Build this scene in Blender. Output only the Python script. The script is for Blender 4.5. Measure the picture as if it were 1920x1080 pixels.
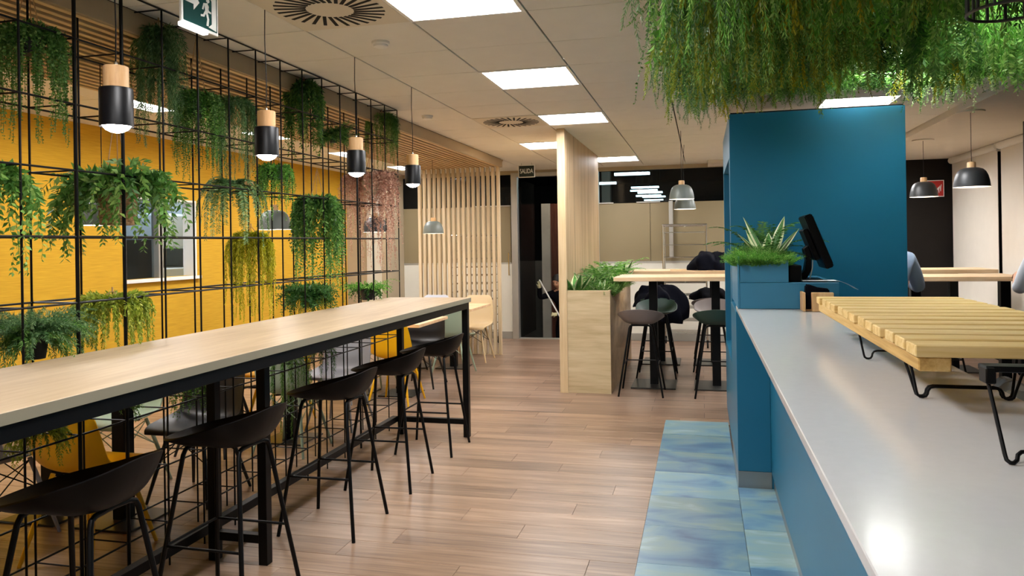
import bpy, bmesh, math, random
import numpy as np
from mathutils import Vector, Matrix, Euler

for o in list(bpy.data.objects):
    bpy.data.objects.remove(o)
scene = bpy.context.scene
COL = scene.collection

# ------------------------------------------------------------------ camera
PSI, ROLL, FPX, CY = 0.24353, 0.01522, 1431.75, 456.25
cam_d = bpy.data.cameras.new('camera')
cam = bpy.data.objects.new('camera', cam_d)
COL.objects.link(cam)
fw = Vector((-math.sin(PSI), math.cos(PSI), 0))
r0 = Vector((math.cos(PSI), math.sin(PSI), 0))
u0 = Vector((0, 0, 1))
rt = math.cos(ROLL) * r0 - math.sin(ROLL) * u0
up = math.cos(ROLL) * u0 + math.sin(ROLL) * r0
M = Matrix((rt, up, -fw)).transposed().to_4x4()
M.translation = (0, 0, 1.5)
cam.matrix_world = M
cam_d.sensor_width = 36
cam_d.lens = FPX / 1920 * 36
cam_d.shift_y = -(540 - CY) / 1920
cam_d.clip_start = 0.05
scene.camera = cam

# ------------------------------------------------------------------ world + exposure (night outside, the room lights itself)
w = bpy.data.worlds.new('world')
scene.world = w
w.use_nodes = True
w.node_tree.nodes['Background'].inputs[0].default_value = (0.05, 0.06, 0.08, 1)
w.node_tree.nodes['Background'].inputs[1].default_value = 0.3
vs = scene.view_settings
vs.view_transform = 'Standard'
vs.look = 'None'
vs.gamma = 1
vs.use_curve_mapping = False
vs.exposure = EXPOSURE = 1.55
PANEL_E = 15.0      # ceiling LED panels
BULB_E = 26.0       # pendant bulbs

# ------------------------------------------------------------------ helpers
def lin(c):
    if isinstance(c, str):
        c = c.lstrip('#')
        c = [int(c[i:i + 2], 16) / 255 for i in (0, 2, 4)]
    return tuple(x / 12.92 if x <= .04045 else ((x + .055) / 1.055) ** 2.4 for x in c) + (1,)

def new_mat(name):
    m = bpy.data.materials.new(name)
    m.use_nodes = True
    nt = m.node_tree
    return m, nt, nt.nodes['Principled BSDF']

def N(nt, t, **kw):
    n = nt.nodes.new(t)
    for k, v in kw.items():
        setattr(n, k, v)
    return n

def ramp(nt, stops):
    r = N(nt, 'ShaderNodeValToRGB')
    e = r.color_ramp.elements
    while len(e) < len(stops):
        e.new(.5)
    for el, (p, c) in zip(e, stops):
        el.position = p
        el.color = c
    return r

def coords(nt, scale=(1, 1, 1), kind='Object', rot=(0, 0, 0)):
    tc = N(nt, 'ShaderNodeTexCoord')
    mp = N(nt, 'ShaderNodeMapping')
    mp.inputs['Scale'].default_value = scale
    mp.inputs['Rotation'].default_value = rot
    nt.links.new(tc.outputs[kind], mp.inputs['Vector'])
    return mp.outputs['Vector']

def plain(name, c, rough=.5, metal=0.0, vary=.06, scale=6.0, bump=0.0, bscale=200.0, spec=.5, coat=0.0):
    """painted / plastic / metal surface: colour with a little mottling and fine relief"""
    m, nt, b = new_mat(name)
    c = lin(c)
    v = coords(nt)
    n = N(nt, 'ShaderNodeTexNoise')
    n.inputs['Scale'].default_value = scale
    n.inputs['Detail'].default_value = 4
    nt.links.new(v, n.inputs['Vector'])
    lo = tuple(x * (1 - vary) for x in c[:3]) + (1,)
    hi = tuple(min(1, x * (1 + vary)) for x in c[:3]) + (1,)
    r = ramp(nt, [(.3, lo), (.7, hi)])
    nt.links.new(n.outputs['Fac'], r.inputs['Fac'])
    nt.links.new(r.outputs['Color'], b.inputs['Base Color'])
    b.inputs['Roughness'].default_value = rough
    b.inputs['Metallic'].default_value = metal
    b.inputs['Specular IOR Level'].default_value = spec
    b.inputs['Coat Weight'].default_value = coat
    if bump:
        n2 = N(nt, 'ShaderNodeTexNoise')
        n2.inputs['Scale'].default_value = bscale
        nt.links.new(v, n2.inputs['Vector'])
        bp = N(nt, 'ShaderNodeBump')
        bp.inputs['Strength'].default_value = bump
        bp.inputs['Distance'].default_value = .002
        nt.links.new(n2.outputs['Fac'], bp.inputs['Height'])
        nt.links.new(bp.outputs['Normal'], b.inputs['Normal'])
    return m

def wood(name, dark, mid, light, stretch=(1.2, 14, 14), rough=.5, rand=0.0, fine=6.0, bump=.15, spec=.4):
    """wood with grain running along the axis that has the small stretch value"""
    m, nt, b = new_mat(name)
    tc = N(nt, 'ShaderNodeTexCoord')
    mp = N(nt, 'ShaderNodeMapping')
    mp.inputs['Scale'].default_value = stretch
    nt.links.new(tc.outputs['Object'], mp.inputs['Vector'])
    oi = N(nt, 'ShaderNodeObjectInfo')
    ad = N(nt, 'ShaderNodeVectorMath', operation='ADD')
    sc = N(nt, 'ShaderNodeVectorMath', operation='SCALE')
    cb = N(nt, 'ShaderNodeCombineXYZ')
    for i in range(3):
        nt.links.new(oi.outputs['Random'], cb.inputs[i])
    nt.links.new(cb.outputs[0], sc.inputs[0])
    sc.inputs['Scale'].default_value = 37.0
    nt.links.new(mp.outputs[0], ad.inputs[0])
    nt.links.new(sc.outputs[0], ad.inputs[1])
    n1 = N(nt, 'ShaderNodeTexNoise')
    n1.inputs['Scale'].default_value = 1.0
    n1.inputs['Detail'].default_value = 6
    n1.inputs['Roughness'].default_value = .62
    n1.inputs['Distortion'].default_value = .4
    n2 = N(nt, 'ShaderNodeTexNoise')
    n2.inputs['Scale'].default_value = fine
    n2.inputs['Detail'].default_value = 3
    nt.links.new(ad.outputs[0], n1.inputs['Vector'])
    nt.links.new(ad.outputs[0], n2.inputs['Vector'])
    mx = N(nt, 'ShaderNodeMath', operation='MULTIPLY_ADD')
    mx.inputs[1].default_value = .35
    nt.links.new(n2.outputs['Fac'], mx.inputs[0])
    s1 = N(nt, 'ShaderNodeMath', operation='MULTIPLY')
    s1.inputs[1].default_value = .65
    nt.links.new(n1.outputs['Fac'], s1.inputs[0])
    nt.links.new(s1.outputs[0], mx.inputs[2])
    r = ramp(nt, [(.32, lin(dark)), (.5, lin(mid)), (.68, lin(light))])
    nt.links.new(mx.outputs[0], r.inputs['Fac'])
    out = r.outputs['Color']
    if rand:
        hs = N(nt, 'ShaderNodeHueSaturation')
        ma = N(nt, 'ShaderNodeMath', operation='MULTIPLY_ADD')
        ma.inputs[1].default_value = 2 * rand
        ma.inputs[2].default_value = 1 - rand
        nt.links.new(oi.outputs['Random'], ma.inputs[0])
        nt.links.new(ma.outputs[0], hs.inputs['Value'])
        nt.links.new(out, hs.inputs['Color'])
        out = hs.outputs['Color']
    nt.links.new(out, b.inputs['Base Color'])
    b.inputs['Roughness'].default_value = rough
    b.inputs['Specular IOR Level'].default_value = spec
    if bump:
        bp = N(nt, 'ShaderNodeBump')
        bp.inputs['Strength'].default_value = bump
        bp.inputs['Distance'].default_value = .002
        nt.links.new(mx.outputs[0], bp.inputs['Height'])
        nt.links.new(bp.outputs['Normal'], b.inputs['Normal'])
    return m

def emit(name, c, s):
    m, nt, b = new_mat(name)
    b.inputs['Base Color'].default_value = (.8, .8, .8, 1)
    b.inputs['Emission Color'].default_value = lin(c)
    b.inputs['Emission Strength'].default_value = s
    return m

def foliage_mat(name, dark, mid, light, rough=.5, trans=.35):
    """leaf colour picked per leaf from the mesh's own 'tint' attribute"""
    m, nt, b = new_mat(name)
    at = N(nt, 'ShaderNodeAttribute')
    at.attribute_name = 'tint'
    r = ramp(nt, [(0, lin(dark)), (.5, lin(mid)), (1, lin(light))])
    nt.links.new(at.outputs['Fac'], r.inputs['Fac'])
    oi = N(nt, 'ShaderNodeObjectInfo')
    hs = N(nt, 'ShaderNodeHueSaturation')
    ma = N(nt, 'ShaderNodeMath', operation='MULTIPLY_ADD')
    ma.inputs[1].default_value = .5
    ma.inputs[2].default_value = .75
    nt.links.new(oi.outputs['Random'], ma.inputs[0])
    nt.links.new(ma.outputs[0], hs.inputs['Value'])
    nt.links.new(r.outputs['Color'], hs.inputs['Color'])
    nt.links.new(hs.outputs['Color'], b.inputs['Base Color'])
    b.inputs['Roughness'].default_value = rough
    b.inputs['Specular IOR Level'].default_value = .35
    if trans:
        tr = N(nt, 'ShaderNodeBsdfTranslucent')
        nt.links.new(hs.outputs['Color'], tr.inputs['Color'])
        mix = N(nt, 'ShaderNodeMixShader')
        mix.inputs[0].default_value = trans
        nt.links.new(b.outputs[0], mix.inputs[1])
        nt.links.new(tr.outputs[0], mix.inputs[2])
        nt.links.new(mix.outputs[0], nt.nodes['Material Output'].inputs['Surface'])
    return m

class MB:
    """collects shapes into one mesh"""
    def __init__(s):
        s.v, s.f = [], []
    def add(s, vs, fs):
        k = len(s.v)
        s.v += [tuple(p) for p in vs]
        s.f += [tuple(i + k for i in f) for f in fs]
        return s
    def box(s, x0, x1, y0, y1, z0, z1):
        return s.add([(x0, y0, z0), (x1, y0, z0), (x1, y1, z0), (x0, y1, z0), (x0, y0, z1), (x1, y0, z1), (x1, y1, z1), (x0, y1, z1)],
                     [(0, 3, 2, 1), (4, 5, 6, 7), (0, 1, 5, 4), (1, 2, 6, 5), (2, 3, 7, 6), (3, 0, 4, 7)])
    def obox(s, c, size, rot):
        R = rot if isinstance(rot, Matrix) else Euler(rot).to_matrix()
        hx, hy, hz = [q / 2 for q in size]
        c = Vector(c)
        vs = [c + R @ Vector(p) for p in [(-hx, -hy, -hz), (hx, -hy, -hz), (hx, hy, -hz), (-hx, hy, -hz), (-hx, -hy, hz), (hx, -hy, hz), (hx, hy, hz), (-hx, hy, hz)]]
        return s.add(vs, [(0, 3, 2, 1), (4, 5, 6, 7), (0, 1, 5, 4), (1, 2, 6, 5), (2, 3, 7, 6), (3, 0, 4, 7)])
    def tube(s, pts, r, n=8, closed=False):
        pts = [Vector(p) for p in pts]
        m = len(pts)
        rs = r if isinstance(r, (list, tuple)) else [r] * m
        tans = []
        for i in range(m):
            if closed:
                t = pts[(i + 1) % m] - pts[i - 1]
            else:
                t = pts[min(i + 1, m - 1)] - pts[max(i - 1, 0)]
            tans.append(t.normalized())
        a = Vector((0, 0, 1)) if abs(tans[0].z) < .9 else Vector((1, 0, 0))
        nrm = (a - tans[0] * a.dot(tans[0])).normalized()
        vs = []
        for i in range(m):
            t = tans[i]
            nrm = (nrm - t * nrm.dot(t)).normalized()
            b = t.cross(nrm)
            for k in range(n):
                an = 2 * math.pi * k / n
                vs.append(pts[i] + (nrm * math.cos(an) + b * math.sin(an)) * rs[i])
        fs = []
        for i in range(m if closed else m - 1):
            j = (i + 1) % m
            for k in range(n):
                fs.append((i * n + k, i * n + (k + 1) % n, j * n + (k + 1) % n, j * n + k))
        if not closed:
            fs.append(tuple(range(n - 1, -1, -1)))
            fs.append(tuple((m - 1) * n + k for k in range(n)))
        return s.add(vs, fs)
    def lathe(s, prof, n=24, c=(0, 0, 0), caps=True):
        vs, fs = [], []
        for r, z in prof:
            for k in range(n):
                a = 2 * math.pi * k / n
                vs.append((c[0] + r * math.cos(a), c[1] + r * math.sin(a), c[2] + z))
        m = len(prof)
        for i in range(m - 1):
            for k in range(n):
                fs.append((i * n + k, i * n + (k + 1) % n, (i + 1) * n + (k + 1) % n, (i + 1) * n + k))
        if caps:
            fs.append(tuple(range(n - 1, -1, -1)))
            fs.append(tuple((m - 1) * n + k for k in range(n)))
        return s.add(vs, fs)
    def prism(s, poly, axis, a0, a1):
        """extrude a 2-D outline along axis 0/1/2; outline given in the other two axes in order"""
        n = len(poly)
        def mk(p, a):
            q = [0, 0, 0]
            o = [i for i in range(3) if i != axis]
            q[o[0]], q[o[1]], q[axis] = p[0], p[1], a
            return tuple(q)
        vs = [mk(p, a0) for p in poly] + [mk(p, a1) for p in poly]
        fs = [tuple(range(n - 1, -1, -1)), tuple(range(n, 2 * n))] + [(i, (i + 1) % n, n + (i + 1) % n, n + i) for i in range(n)]
        return s.add(vs, fs)
    def sheet(s, P, th):
        """P: (nu, nv, 3) array of points -> closed shell of thickness th"""
        P = np.asarray(P, float)
        nu, nv, _ = P.shape
        du = np.gradient(P, axis=0)
        dv = np.gradient(P, axis=1)
        nn = np.cross(du, dv)
        nn /= np.linalg.norm(nn, axis=2, keepdims=True) + 1e-12
        A = (P + nn * th / 2).reshape(-1, 3)
        B = (P - nn * th / 2).reshape(-1, 3)
        vs = [tuple(p) for p in A] + [tuple(p) for p in B]
        K = nu * nv
        fs = []
        ix = lambda i, j: i * nv + j
        for i in range(nu - 1):
            for j in range(nv - 1):
                fs.append((ix(i, j), ix(i + 1, j), ix(i + 1, j + 1), ix(i, j + 1)))
                fs.append((K + ix(i, j), K + ix(i, j + 1), K + ix(i + 1, j + 1), K + ix(i + 1, j)))
        edge = [(i, 0) for i in range(nu)] + [(nu - 1, j) for j in range(1, nv)] + [(i, nv - 1) for i in range(nu - 2, -1, -1)] + [(0, j) for j in range(nv - 2, 0, -1)]
        for a in range(len(edge)):
            p, q = ix(*edge[a]), ix(*edge[(a + 1) % len(edge)])
            fs.append((p, K + p, K + q, q))
        return s.add(vs, fs)
    def mesh(s, name, mat=None, bevel=0, seg=1, smooth=True, off=None, ang=35):
        me = bpy.data.meshes.new(name)
        vs = s.v if off is None else [(p[0] - off[0], p[1] - off[1], p[2] - off[2]) for p in s.v]
        me.from_pydata(vs, [], s.f)
        bm = bmesh.new()
        bm.from_mesh(me)
        bmesh.ops.recalc_face_normals(bm, faces=bm.faces)
        if bevel:
            es = [e for e in bm.edges if len(e.link_faces) == 2 and e.calc_face_angle(0) > .5]
            bmesh.ops.bevel(bm, geom=es, offset=bevel, segments=seg, affect='EDGES', clamp_overlap=True)
        bm.to_mesh(me)
        bm.free()
        if smooth:
            me.polygons.foreach_set('use_smooth', [True] * len(me.polygons))
            me.set_sharp_from_angle(angle=math.radians(ang))
        if mat:
            me.materials.append(mat)
        return me

def link(name, data, parent=None, loc=(0, 0, 0), rot=(0, 0, 0)):
    o = bpy.data.objects.new(name, data)
    COL.objects.link(o)
    if parent is not None:
        o.parent = parent
    o.location = loc
    o.rotation_euler = rot
    return o

def tag(o, label=None, cat=None, group=None, kind=None):
    if label: o['label'] = label
    if cat: o['category'] = cat
    if group: o['group'] = group
    if kind: o['kind'] = kind
    return o

def thing(name, label, cat, loc=(0, 0, 0), rz=0, group=None):
    return tag(link(name, None, None, loc, (0, 0, rz)), label, cat, group)

def part(name, mb, mat, parent, bevel=0, seg=1, world=False, **kw):
    """world=True: the shape was given in world coordinates of an unrotated thing"""
    off = None
    if world:
        off = Vector(parent.location)
        p = parent.parent
        while p is not None:
            off = off + p.location
            p = p.parent
    return link(name, mb.mesh(name, mat, bevel, seg, off=off, **kw), parent)

def struct(name, mb, mat, bevel=0, parent=None, **kw):
    return tag(link(name, mb.mesh(name, mat, bevel, **kw), parent), kind='structure' if parent is None else None)

def copy_tree(o, parent=None, loc=None, rz=None, label=None):
    c = o.copy()
    COL.objects.link(c)
    c.parent = parent
    if loc is not None: c.location = loc
    if rz is not None: c.rotation_euler = (0, 0, rz)
    if label: c['label'] = label
    for ch in list(KIDS.get(o.name, o.children)):
        copy_tree(ch, c)
    return c
KIDS = {}

def arc(c, r, a0, a1, n, plane='xz', z=0):
    out = []
    for i in range(n + 1):
        a = math.radians(a0 + (a1 - a0) * i / n)
        out.append((c[0] + r * math.cos(a), c[1] + r * math.sin(a)))
    return out

# ------------------------------------------------------------------ foliage generator (numpy)
def foliage_mesh(name, mat, seed, n=30, rim=.05, length=(.2, .4), up=(0.2, .8), grav=3.0, wob=.6, step=.012, per=2, ll=.02, lw=.008,
                 along=.4, flat=False, out=1.0, stem=.0012, droop=.25, taper=True, z0=0.0, tint=(0, 1), bare=0.0, sector=None, curl=.0, lpow=1.0):
    """many stems that leave a rim, arch under their weight and carry leaves; every leaf is a folded four-point blade"""
    rg = np.random.default_rng(seed)
    nrm = lambda v: v / (np.linalg.norm(v, axis=-1, keepdims=True) + 1e-9)
    a = rg.uniform(0, 2 * np.pi, n) if sector is None else rg.uniform(*sector, n)
    L = length[0] + (length[1] - length[0]) * rg.uniform(0, 1, n) ** lpow
    rr = rim * np.sqrt(rg.uniform(0, 1, n))
    p = np.stack([rr * np.cos(a), rr * np.sin(a), z0 + rg.uniform(-.01, .01, n)], 1)
    d = nrm(np.stack([np.cos(a) * out, np.sin(a) * out, rg.uniform(up[0], up[1], n)], 1))
    m = np.maximum(3, (L / step).astype(int))
    mm = m.max()
    st = rg.uniform(0, 1, n)
    PA, DA = np.empty((mm, n, 3)), np.empty((mm, n, 3))
    for i in range(mm):
        PA[i], DA[i] = p, d
        d = nrm(d + np.array([0, 0, -grav * step]) + rg.normal(0, wob, (n, 3)) * step)
        p = p + d * step
    ii = np.arange(mm)[:, None]
    ok = ii < m[None, :]
    FR = ii / m[None, :]
    seg = (ii[:-1] + 1) < m[None, :]
    q, q2, t = PA[:-1][seg], PA[1:][seg], DA[:-1][seg]
    s = nrm(np.cross(t, rg.normal(0, 1, q.shape))) * stem
    SV = np.stack([q - s, q + s, q2 + s, q2 - s], 1) if stem else np.zeros((0, 4, 3))
    ok = ok & (FR >= bare)
    q, t, fr = PA[ok], DA[ok], FR[ok]
    aa = np.broadcast_to(a, (mm, n))[ok]
    ss = np.broadcast_to(st, (mm, n))[ok]
    sg = np.tile(np.where(np.arange(per) % 2 == 0, 1.0, -1.0), len(q))[:, None]
    q, t, fr, aa, ss = [np.repeat(z, per, 0) for z in (q, t, fr, aa, ss)]
    K = len(q)
    sc = ((1 - .55 * fr) if taper else np.ones(K))[:, None]
    if flat:
        sd = np.cross(t, np.array([0, 0, 1.0]))
        bad = np.linalg.norm(sd, axis=1) < .15
        alt = np.cross(t, np.stack([np.cos(aa), np.sin(aa), np.zeros(K)], 1))
        sd = nrm(np.where(bad[:, None], alt, sd))
        ld = sd * sg + t * along + np.array([0, 0, -droop]) + rg.normal(0, .12, (K, 3))
    else:
        rv = rg.normal(0, 1, (K, 3))
        rv = nrm(rv - t * (rv * t).sum(1, keepdims=True))
        ld = rv + t * along + np.array([0, 0, -droop])
    ld = nrm(ld)
    l = ll * sc * rg.uniform(.75, 1.25, (K, 1))
    wv = np.cross(ld, np.cross(ld, t) + rg.normal(0, .3, (K, 3))) if flat else np.cross(ld, rg.normal(0, 1, (K, 3)))
    wv = nrm(wv) * lw * .5 * sc * rg.uniform(.8, 1.2, (K, 1))
    nv = nrm(np.cross(ld, wv))
    mid = q + ld * l * .45 - nv * l * (.05 + curl)
    LV = np.stack([q, mid + wv, q + ld * l, mid - wv], 1)
    LT = np.clip(tint[0] + (tint[1] - tint[0]) * (.55 * rg.uniform(0, 1, K) + .3 * ss + .15 * fr), 0, 1)
    V = np.concatenate([LV, SV]).reshape(-1, 3)
    nf = len(LV) + len(SV)
    T = np.concatenate([LT, np.full(len(SV), .25)])
    me = bpy.data.meshes.new(name)
    me.vertices.add(nf * 4)
    me.vertices.foreach_set('co', V.ravel())
    me.loops.add(nf * 4)
    me.loops.foreach_set('vertex_index', np.arange(nf * 4))
    me.polygons.add(nf)
    me.polygons.foreach_set('loop_start', np.arange(nf) * 4)
    me.polygons.foreach_set('loop_total', np.full(nf, 4))
    me.update(calc_edges=True)
    at = me.attributes.new('tint', 'FLOAT', 'FACE')
    at.data.foreach_set('value', T.astype(np.float32))
    me.materials.append(mat)
    return me

def blade_mesh(name, mat, seed, n=9, length=(.2, .35), width=.035, spread=.5, z0=0, wide_at=.45, droop=1.2):
    """upright strap leaves (several points along each, folded on the midrib) with the pale margin of a variegated plant"""
    rg = np.random.default_rng(seed)
    vs, fs, ts = [], [], []
    for k in range(n):
        a = 2 * math.pi * k / n + (rg.uniform(-.4, .4) if n > 1 else 0)
        L = rg.uniform(*length)
        d = np.array([math.cos(a) * spread * rg.uniform(.5, 1.3), math.sin(a) * spread * rg.uniform(.5, 1.3), 1.0])
        d /= np.linalg.norm(d)
        p = np.array([math.cos(a) * .015, math.sin(a) * .015, z0])
        sd = np.array([-math.sin(a), math.cos(a), 0])
        m = 9
        base = len(vs)
        for i in range(m):
            fr = i / (m - 1)
            wd = width * (math.sin(math.pi * min(1, fr * .5 / wide_at) if fr < wide_at else math.pi * (.5 + .5 * (fr - wide_at) / (1 - wide_at))) * .95 + .05 * (1 - fr))
            nn = np.cross(sd, d)
            for q in (-1, -.58, 0, .58, 1):
                vs.append(p + sd * wd * q - nn * wd * .35 * abs(q) * -1)
            d = d + np.array([math.cos(a), math.sin(a), -.6]) * droop * L / m
            d /= np.linalg.norm(d)
            p = p + d * L / (m - 1)
        for i in range(m - 1):
            for j in range(4):
                b0 = base + i * 5 + j
                fs.append((b0, b0 + 1, b0 + 6, b0 + 5))
                ts.append(.95 if j in (0, 3) else rg.uniform(.1, .45))
    me = bpy.data.meshes.new(name)
    me.from_pydata([tuple(p) for p in vs], [], fs)
    me.polygons.foreach_set('use_smooth', [True] * len(fs))
    at = me.attributes.new('tint', 'FLOAT', 'FACE')
    at.data.foreach_set('value', np.array(ts, np.float32))
    me.materials.append(mat)
    return me
# ------------------------------------------------------------------ materials
M_tile = plain('ceiling_tile_white', '#e4e0d6', .9, vary=.02, bump=.15, bscale=400)
M_void = plain('ceiling_void', '#3a342c', .9)
M_plaster = plain('plaster_warm', '#d6cdbd', .9, vary=.02)
M_alu = plain('aluminium', '#b9b7b0', .38, .7, vary=.03)
M_white = plain('white_enamel', '#e8e6e0', .4, vary=.01)
M_black = plain('black_metal', '#060607', .45, 0.0, vary=.1, spec=.2)
M_blackp = plain('black_plastic', '#070708', .45, 0, vary=.08, bump=.08, bscale=900, spec=.14)
M_darkslot = plain('slot_dark', '#08080a', .9)
M_lamp_black = plain('lamp_black', '#0c0d11', .38, 0, vary=.05, spec=.35)
M_lamp_grey = plain('lamp_grey_green', '#6d7671', .42, 0, vary=.04)
M_lamp_dark = plain('lamp_charcoal', '#2e3133', .42, 0, vary=.04)
M_lampin = plain('lamp_inner_white', '#f2efe8', .6, vary=.01)
M_panel = emit('led_panel', '#fffdfd', PANEL_E)
M_bulb = emit('bulb_glow', '#ffeedd', BULB_E)
M_led = emit('led_tube_cool', '#bfeaf2', 4.0)
M_oak = wood('oak_top', '#9c866a', '#ae997c', '#beaa8d', (7, .8, 7), .42, spec=.45, fine=5)
M_oak_edge = wood('oak_edge', '#a8977a', '#b9a98c', '#c8ba9e', (9, 1, 9), .5, fine=5)
M_oakx = wood('oak_top_x', '#cda77c', '#dfbf96', '#ecd3b0', (.8, 7, 7), .42, fine=5)
M_slat = wood('slat_pine', '#b0936a', '#c4a87f', '#d2b993', (9, .7, 9), .55, rand=.08)
M_slatz = wood('slat_pine_upright', '#b4a282', '#c7b493', '#d3c3a5', (9, 9, .7), .55, rand=.08)
M_planter = wood('planter_wood', '#b39d76', '#cbb68f', '#dac8a6', (.9, 9, 9), .55, rand=.03, fine=4)
M_planterz = wood('planter_wood_upright', '#a88d68', '#cbb08a', '#dcc6a4', (14, 22, .5), .5, rand=.1, fine=3)
M_plank = wood('floor_plank', '#665040', '#8b705a', '#a88c74', (.8, 12, 12), .34, rand=.16, fine=5, bump=.12, spec=.5)
M_pallet = wood('pallet_pine', '#c39d58', '#e2c07c', '#efd59c', (1.0, 22, 22), .6, rand=.07, fine=4)
M_lampwood = wood('lamp_wood', '#c08f5c', '#d9ad7a', '#e6c394', (12, 12, 1.5), .5)
M_blue = plain('blue_paint', '#1b6988', .34, 0, vary=.04, scale=3, spec=.5)
M_blue2 = plain('blue_paint_light', '#32789a', .4, 0, vary=.05, scale=4, spec=.5)
M_quartz = plain('white_quartz', '#cecece', .16, 0, vary=.015, scale=40, spec=.5)
M_steel = plain('steel_kick', '#9a9a98', .35, .8, vary=.03)
M_chrome = plain('chrome', '#c9c9c6', .18, 1, vary=.02)
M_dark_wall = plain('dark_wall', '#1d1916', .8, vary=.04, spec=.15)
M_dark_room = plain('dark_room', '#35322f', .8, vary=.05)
M_blind = plain('blind_fabric', '#d9d2c6', .85, vary=.02, bump=.2, bscale=700)
M_film = plain('frosted_film', '#827456', .55, vary=.03, scale=2)
M_panelwhite = plain('panel_grey_white', '#d2cfc2', .6, vary=.02)
M_grey_base = plain('skirting_grey', '#8d8980', .5, vary=.03)
M_rope = plain('jute_rope', '#b08c60', .9, vary=.2, scale=60)
M_potblack = plain('pot_black', '#17181a', .6, vary=.08)
M_potcream = plain('pot_cream', '#cbbfa2', .7, vary=.06)
M_soil = plain('soil', '#2a2119', .95, vary=.3, scale=50)
M_chair = {
    'yellow': plain('shell_yellow', '#f0b606', .42, vary=.02),
    'mint': plain('shell_mint', '#9db09a', .45, vary=.02),
    'grey': plain('shell_grey', '#8a8b90', .45, vary=.02),
    'black': plain('shell_black', '#0c0c0e', .42, vary=.03),
    'cream': plain('shell_cream', '#cbb48c', .45, vary=.02),
    'bluegrey': plain('shell_bluegrey', '#b9bfcc', .45, vary=.02),
}
M_stoolgrey = plain('stool_taupe', '#736a66', .5, vary=.03)
M_stoolgreen = plain('stool_green', '#27423a', .5, vary=.03)
M_navy = plain('navy_cloth', '#080a14', .85, vary=.15, scale=12, bump=.3, bscale=60, spec=.08)
M_shirt = plain('light_blue_shirt', '#9fb4cf', .85, vary=.05, scale=8, bump=.25, bscale=40)
M_shirt2 = plain('pale_grey_shirt', '#c7ccd4', .85, vary=.05, scale=8, bump=.25, bscale=40)
M_trouser = plain('dark_trousers', '#0b0c11', .9, vary=.1, spec=.1)
M_skin = plain('skin', '#b98a6d', .55, vary=.04)
M_hair = plain('dark_hair', '#17110d', .6, vary=.2, scale=60)
M_glove = plain('rubber_glove', '#d9d2a6', .5, vary=.04)
M_red = plain('sign_red', '#b3201a', .45, vary=.02)
M_signgreen = plain('sign_green', '#064540', .7, vary=.03, spec=.15)
M_signwhite = plain('sign_white', '#f1f2ec', .4, vary=.01)
M_signdark = plain('sign_dark', '#0e2019', .4, vary=.02)
M_brown = wood('door_brown', '#3a1d12', '#542c1c', '#6a3a26', (9, 9, .8), .5)
M_screen = plain('monitor_glass', '#0a0c10', .12, 0, vary=.02)
M_paper = plain('paper', '#dfe4ea', .7, vary=.02)

def fabric_yellow():
    m, nt, b = new_mat('yellow_fabric_wall')
    v = coords(nt, (1, 1, 1))
    n = N(nt, 'ShaderNodeTexNoise'); n.inputs['Scale'].default_value = 1.0; n.inputs['Detail'].default_value = 5
    mp = N(nt, 'ShaderNodeMapping'); mp.inputs['Scale'].default_value = (5, 5, 120)
    nt.links.new(v, mp.inputs[0]); nt.links.new(mp.outputs[0], n.inputs['Vector'])
    r = ramp(nt, [(.3, lin('#bb9014')), (.55, lin('#c89b1b')), (.75, lin('#d0a525'))])
    nt.links.new(n.outputs['Fac'], r.inputs['Fac'])
    nt.links.new(r.outputs['Color'], b.inputs['Base Color'])
    b.inputs['Roughness'].default_value = .85
    bp = N(nt, 'ShaderNodeBump'); bp.inputs['Strength'].default_value = .25; bp.inputs['Distance'].default_value = .003
    nt.links.new(n.outputs['Fac'], bp.inputs['Height']); nt.links.new(bp.outputs['Normal'], b.inputs['Normal'])
    return m
M_yellow_wall = fabric_yellow()

def far_floor():
    """planks too far away to pick apart"""
    m, nt, b = new_mat('floor_far_planks')
    v = coords(nt)
    br = N(nt, 'ShaderNodeTexBrick')
    br.offset = .37
    for k, val in (('Scale', 1.0), ('Mortar Size', .002), ('Brick Width', 1.22), ('Row Height', .19)):
        br.inputs[k].default_value = val
    br.inputs['Color1'].default_value = lin('#7e6552'); br.inputs['Color2'].default_value = lin('#967c68'); br.inputs['Mortar'].default_value = lin('#3c2a20')
    nt.links.new(v, br.inputs['Vector'])
    mp = N(nt, 'ShaderNodeMapping'); mp.inputs['Scale'].default_value = (.9, 12, 1)
    n = N(nt, 'ShaderNodeTexNoise'); n.inputs['Detail'].default_value = 6; n.inputs['Scale'].default_value = 1.3
    nt.links.new(v, mp.inputs[0]); nt.links.new(mp.outputs[0], n.inputs['Vector'])
    r = ramp(nt, [(.3, (.55, .55, .55, 1)), (.7, (1.25, 1.25, 1.25, 1))])
    nt.links.new(n.outputs['Fac'], r.inputs['Fac'])
    mx = N(nt, 'ShaderNodeMix', data_type='RGBA', blend_type='MULTIPLY'); mx.inputs[0].default_value = 1
    nt.links.new(br.outputs['Color'], mx.inputs[6]); nt.links.new(r.outputs['Color'], mx.inputs[7])
    nt.links.new(mx.outputs[2], b.inputs['Base Color'])
    b.inputs['Roughness'].default_value = .34
    return m
M_farfloor = far_floor()

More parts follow.
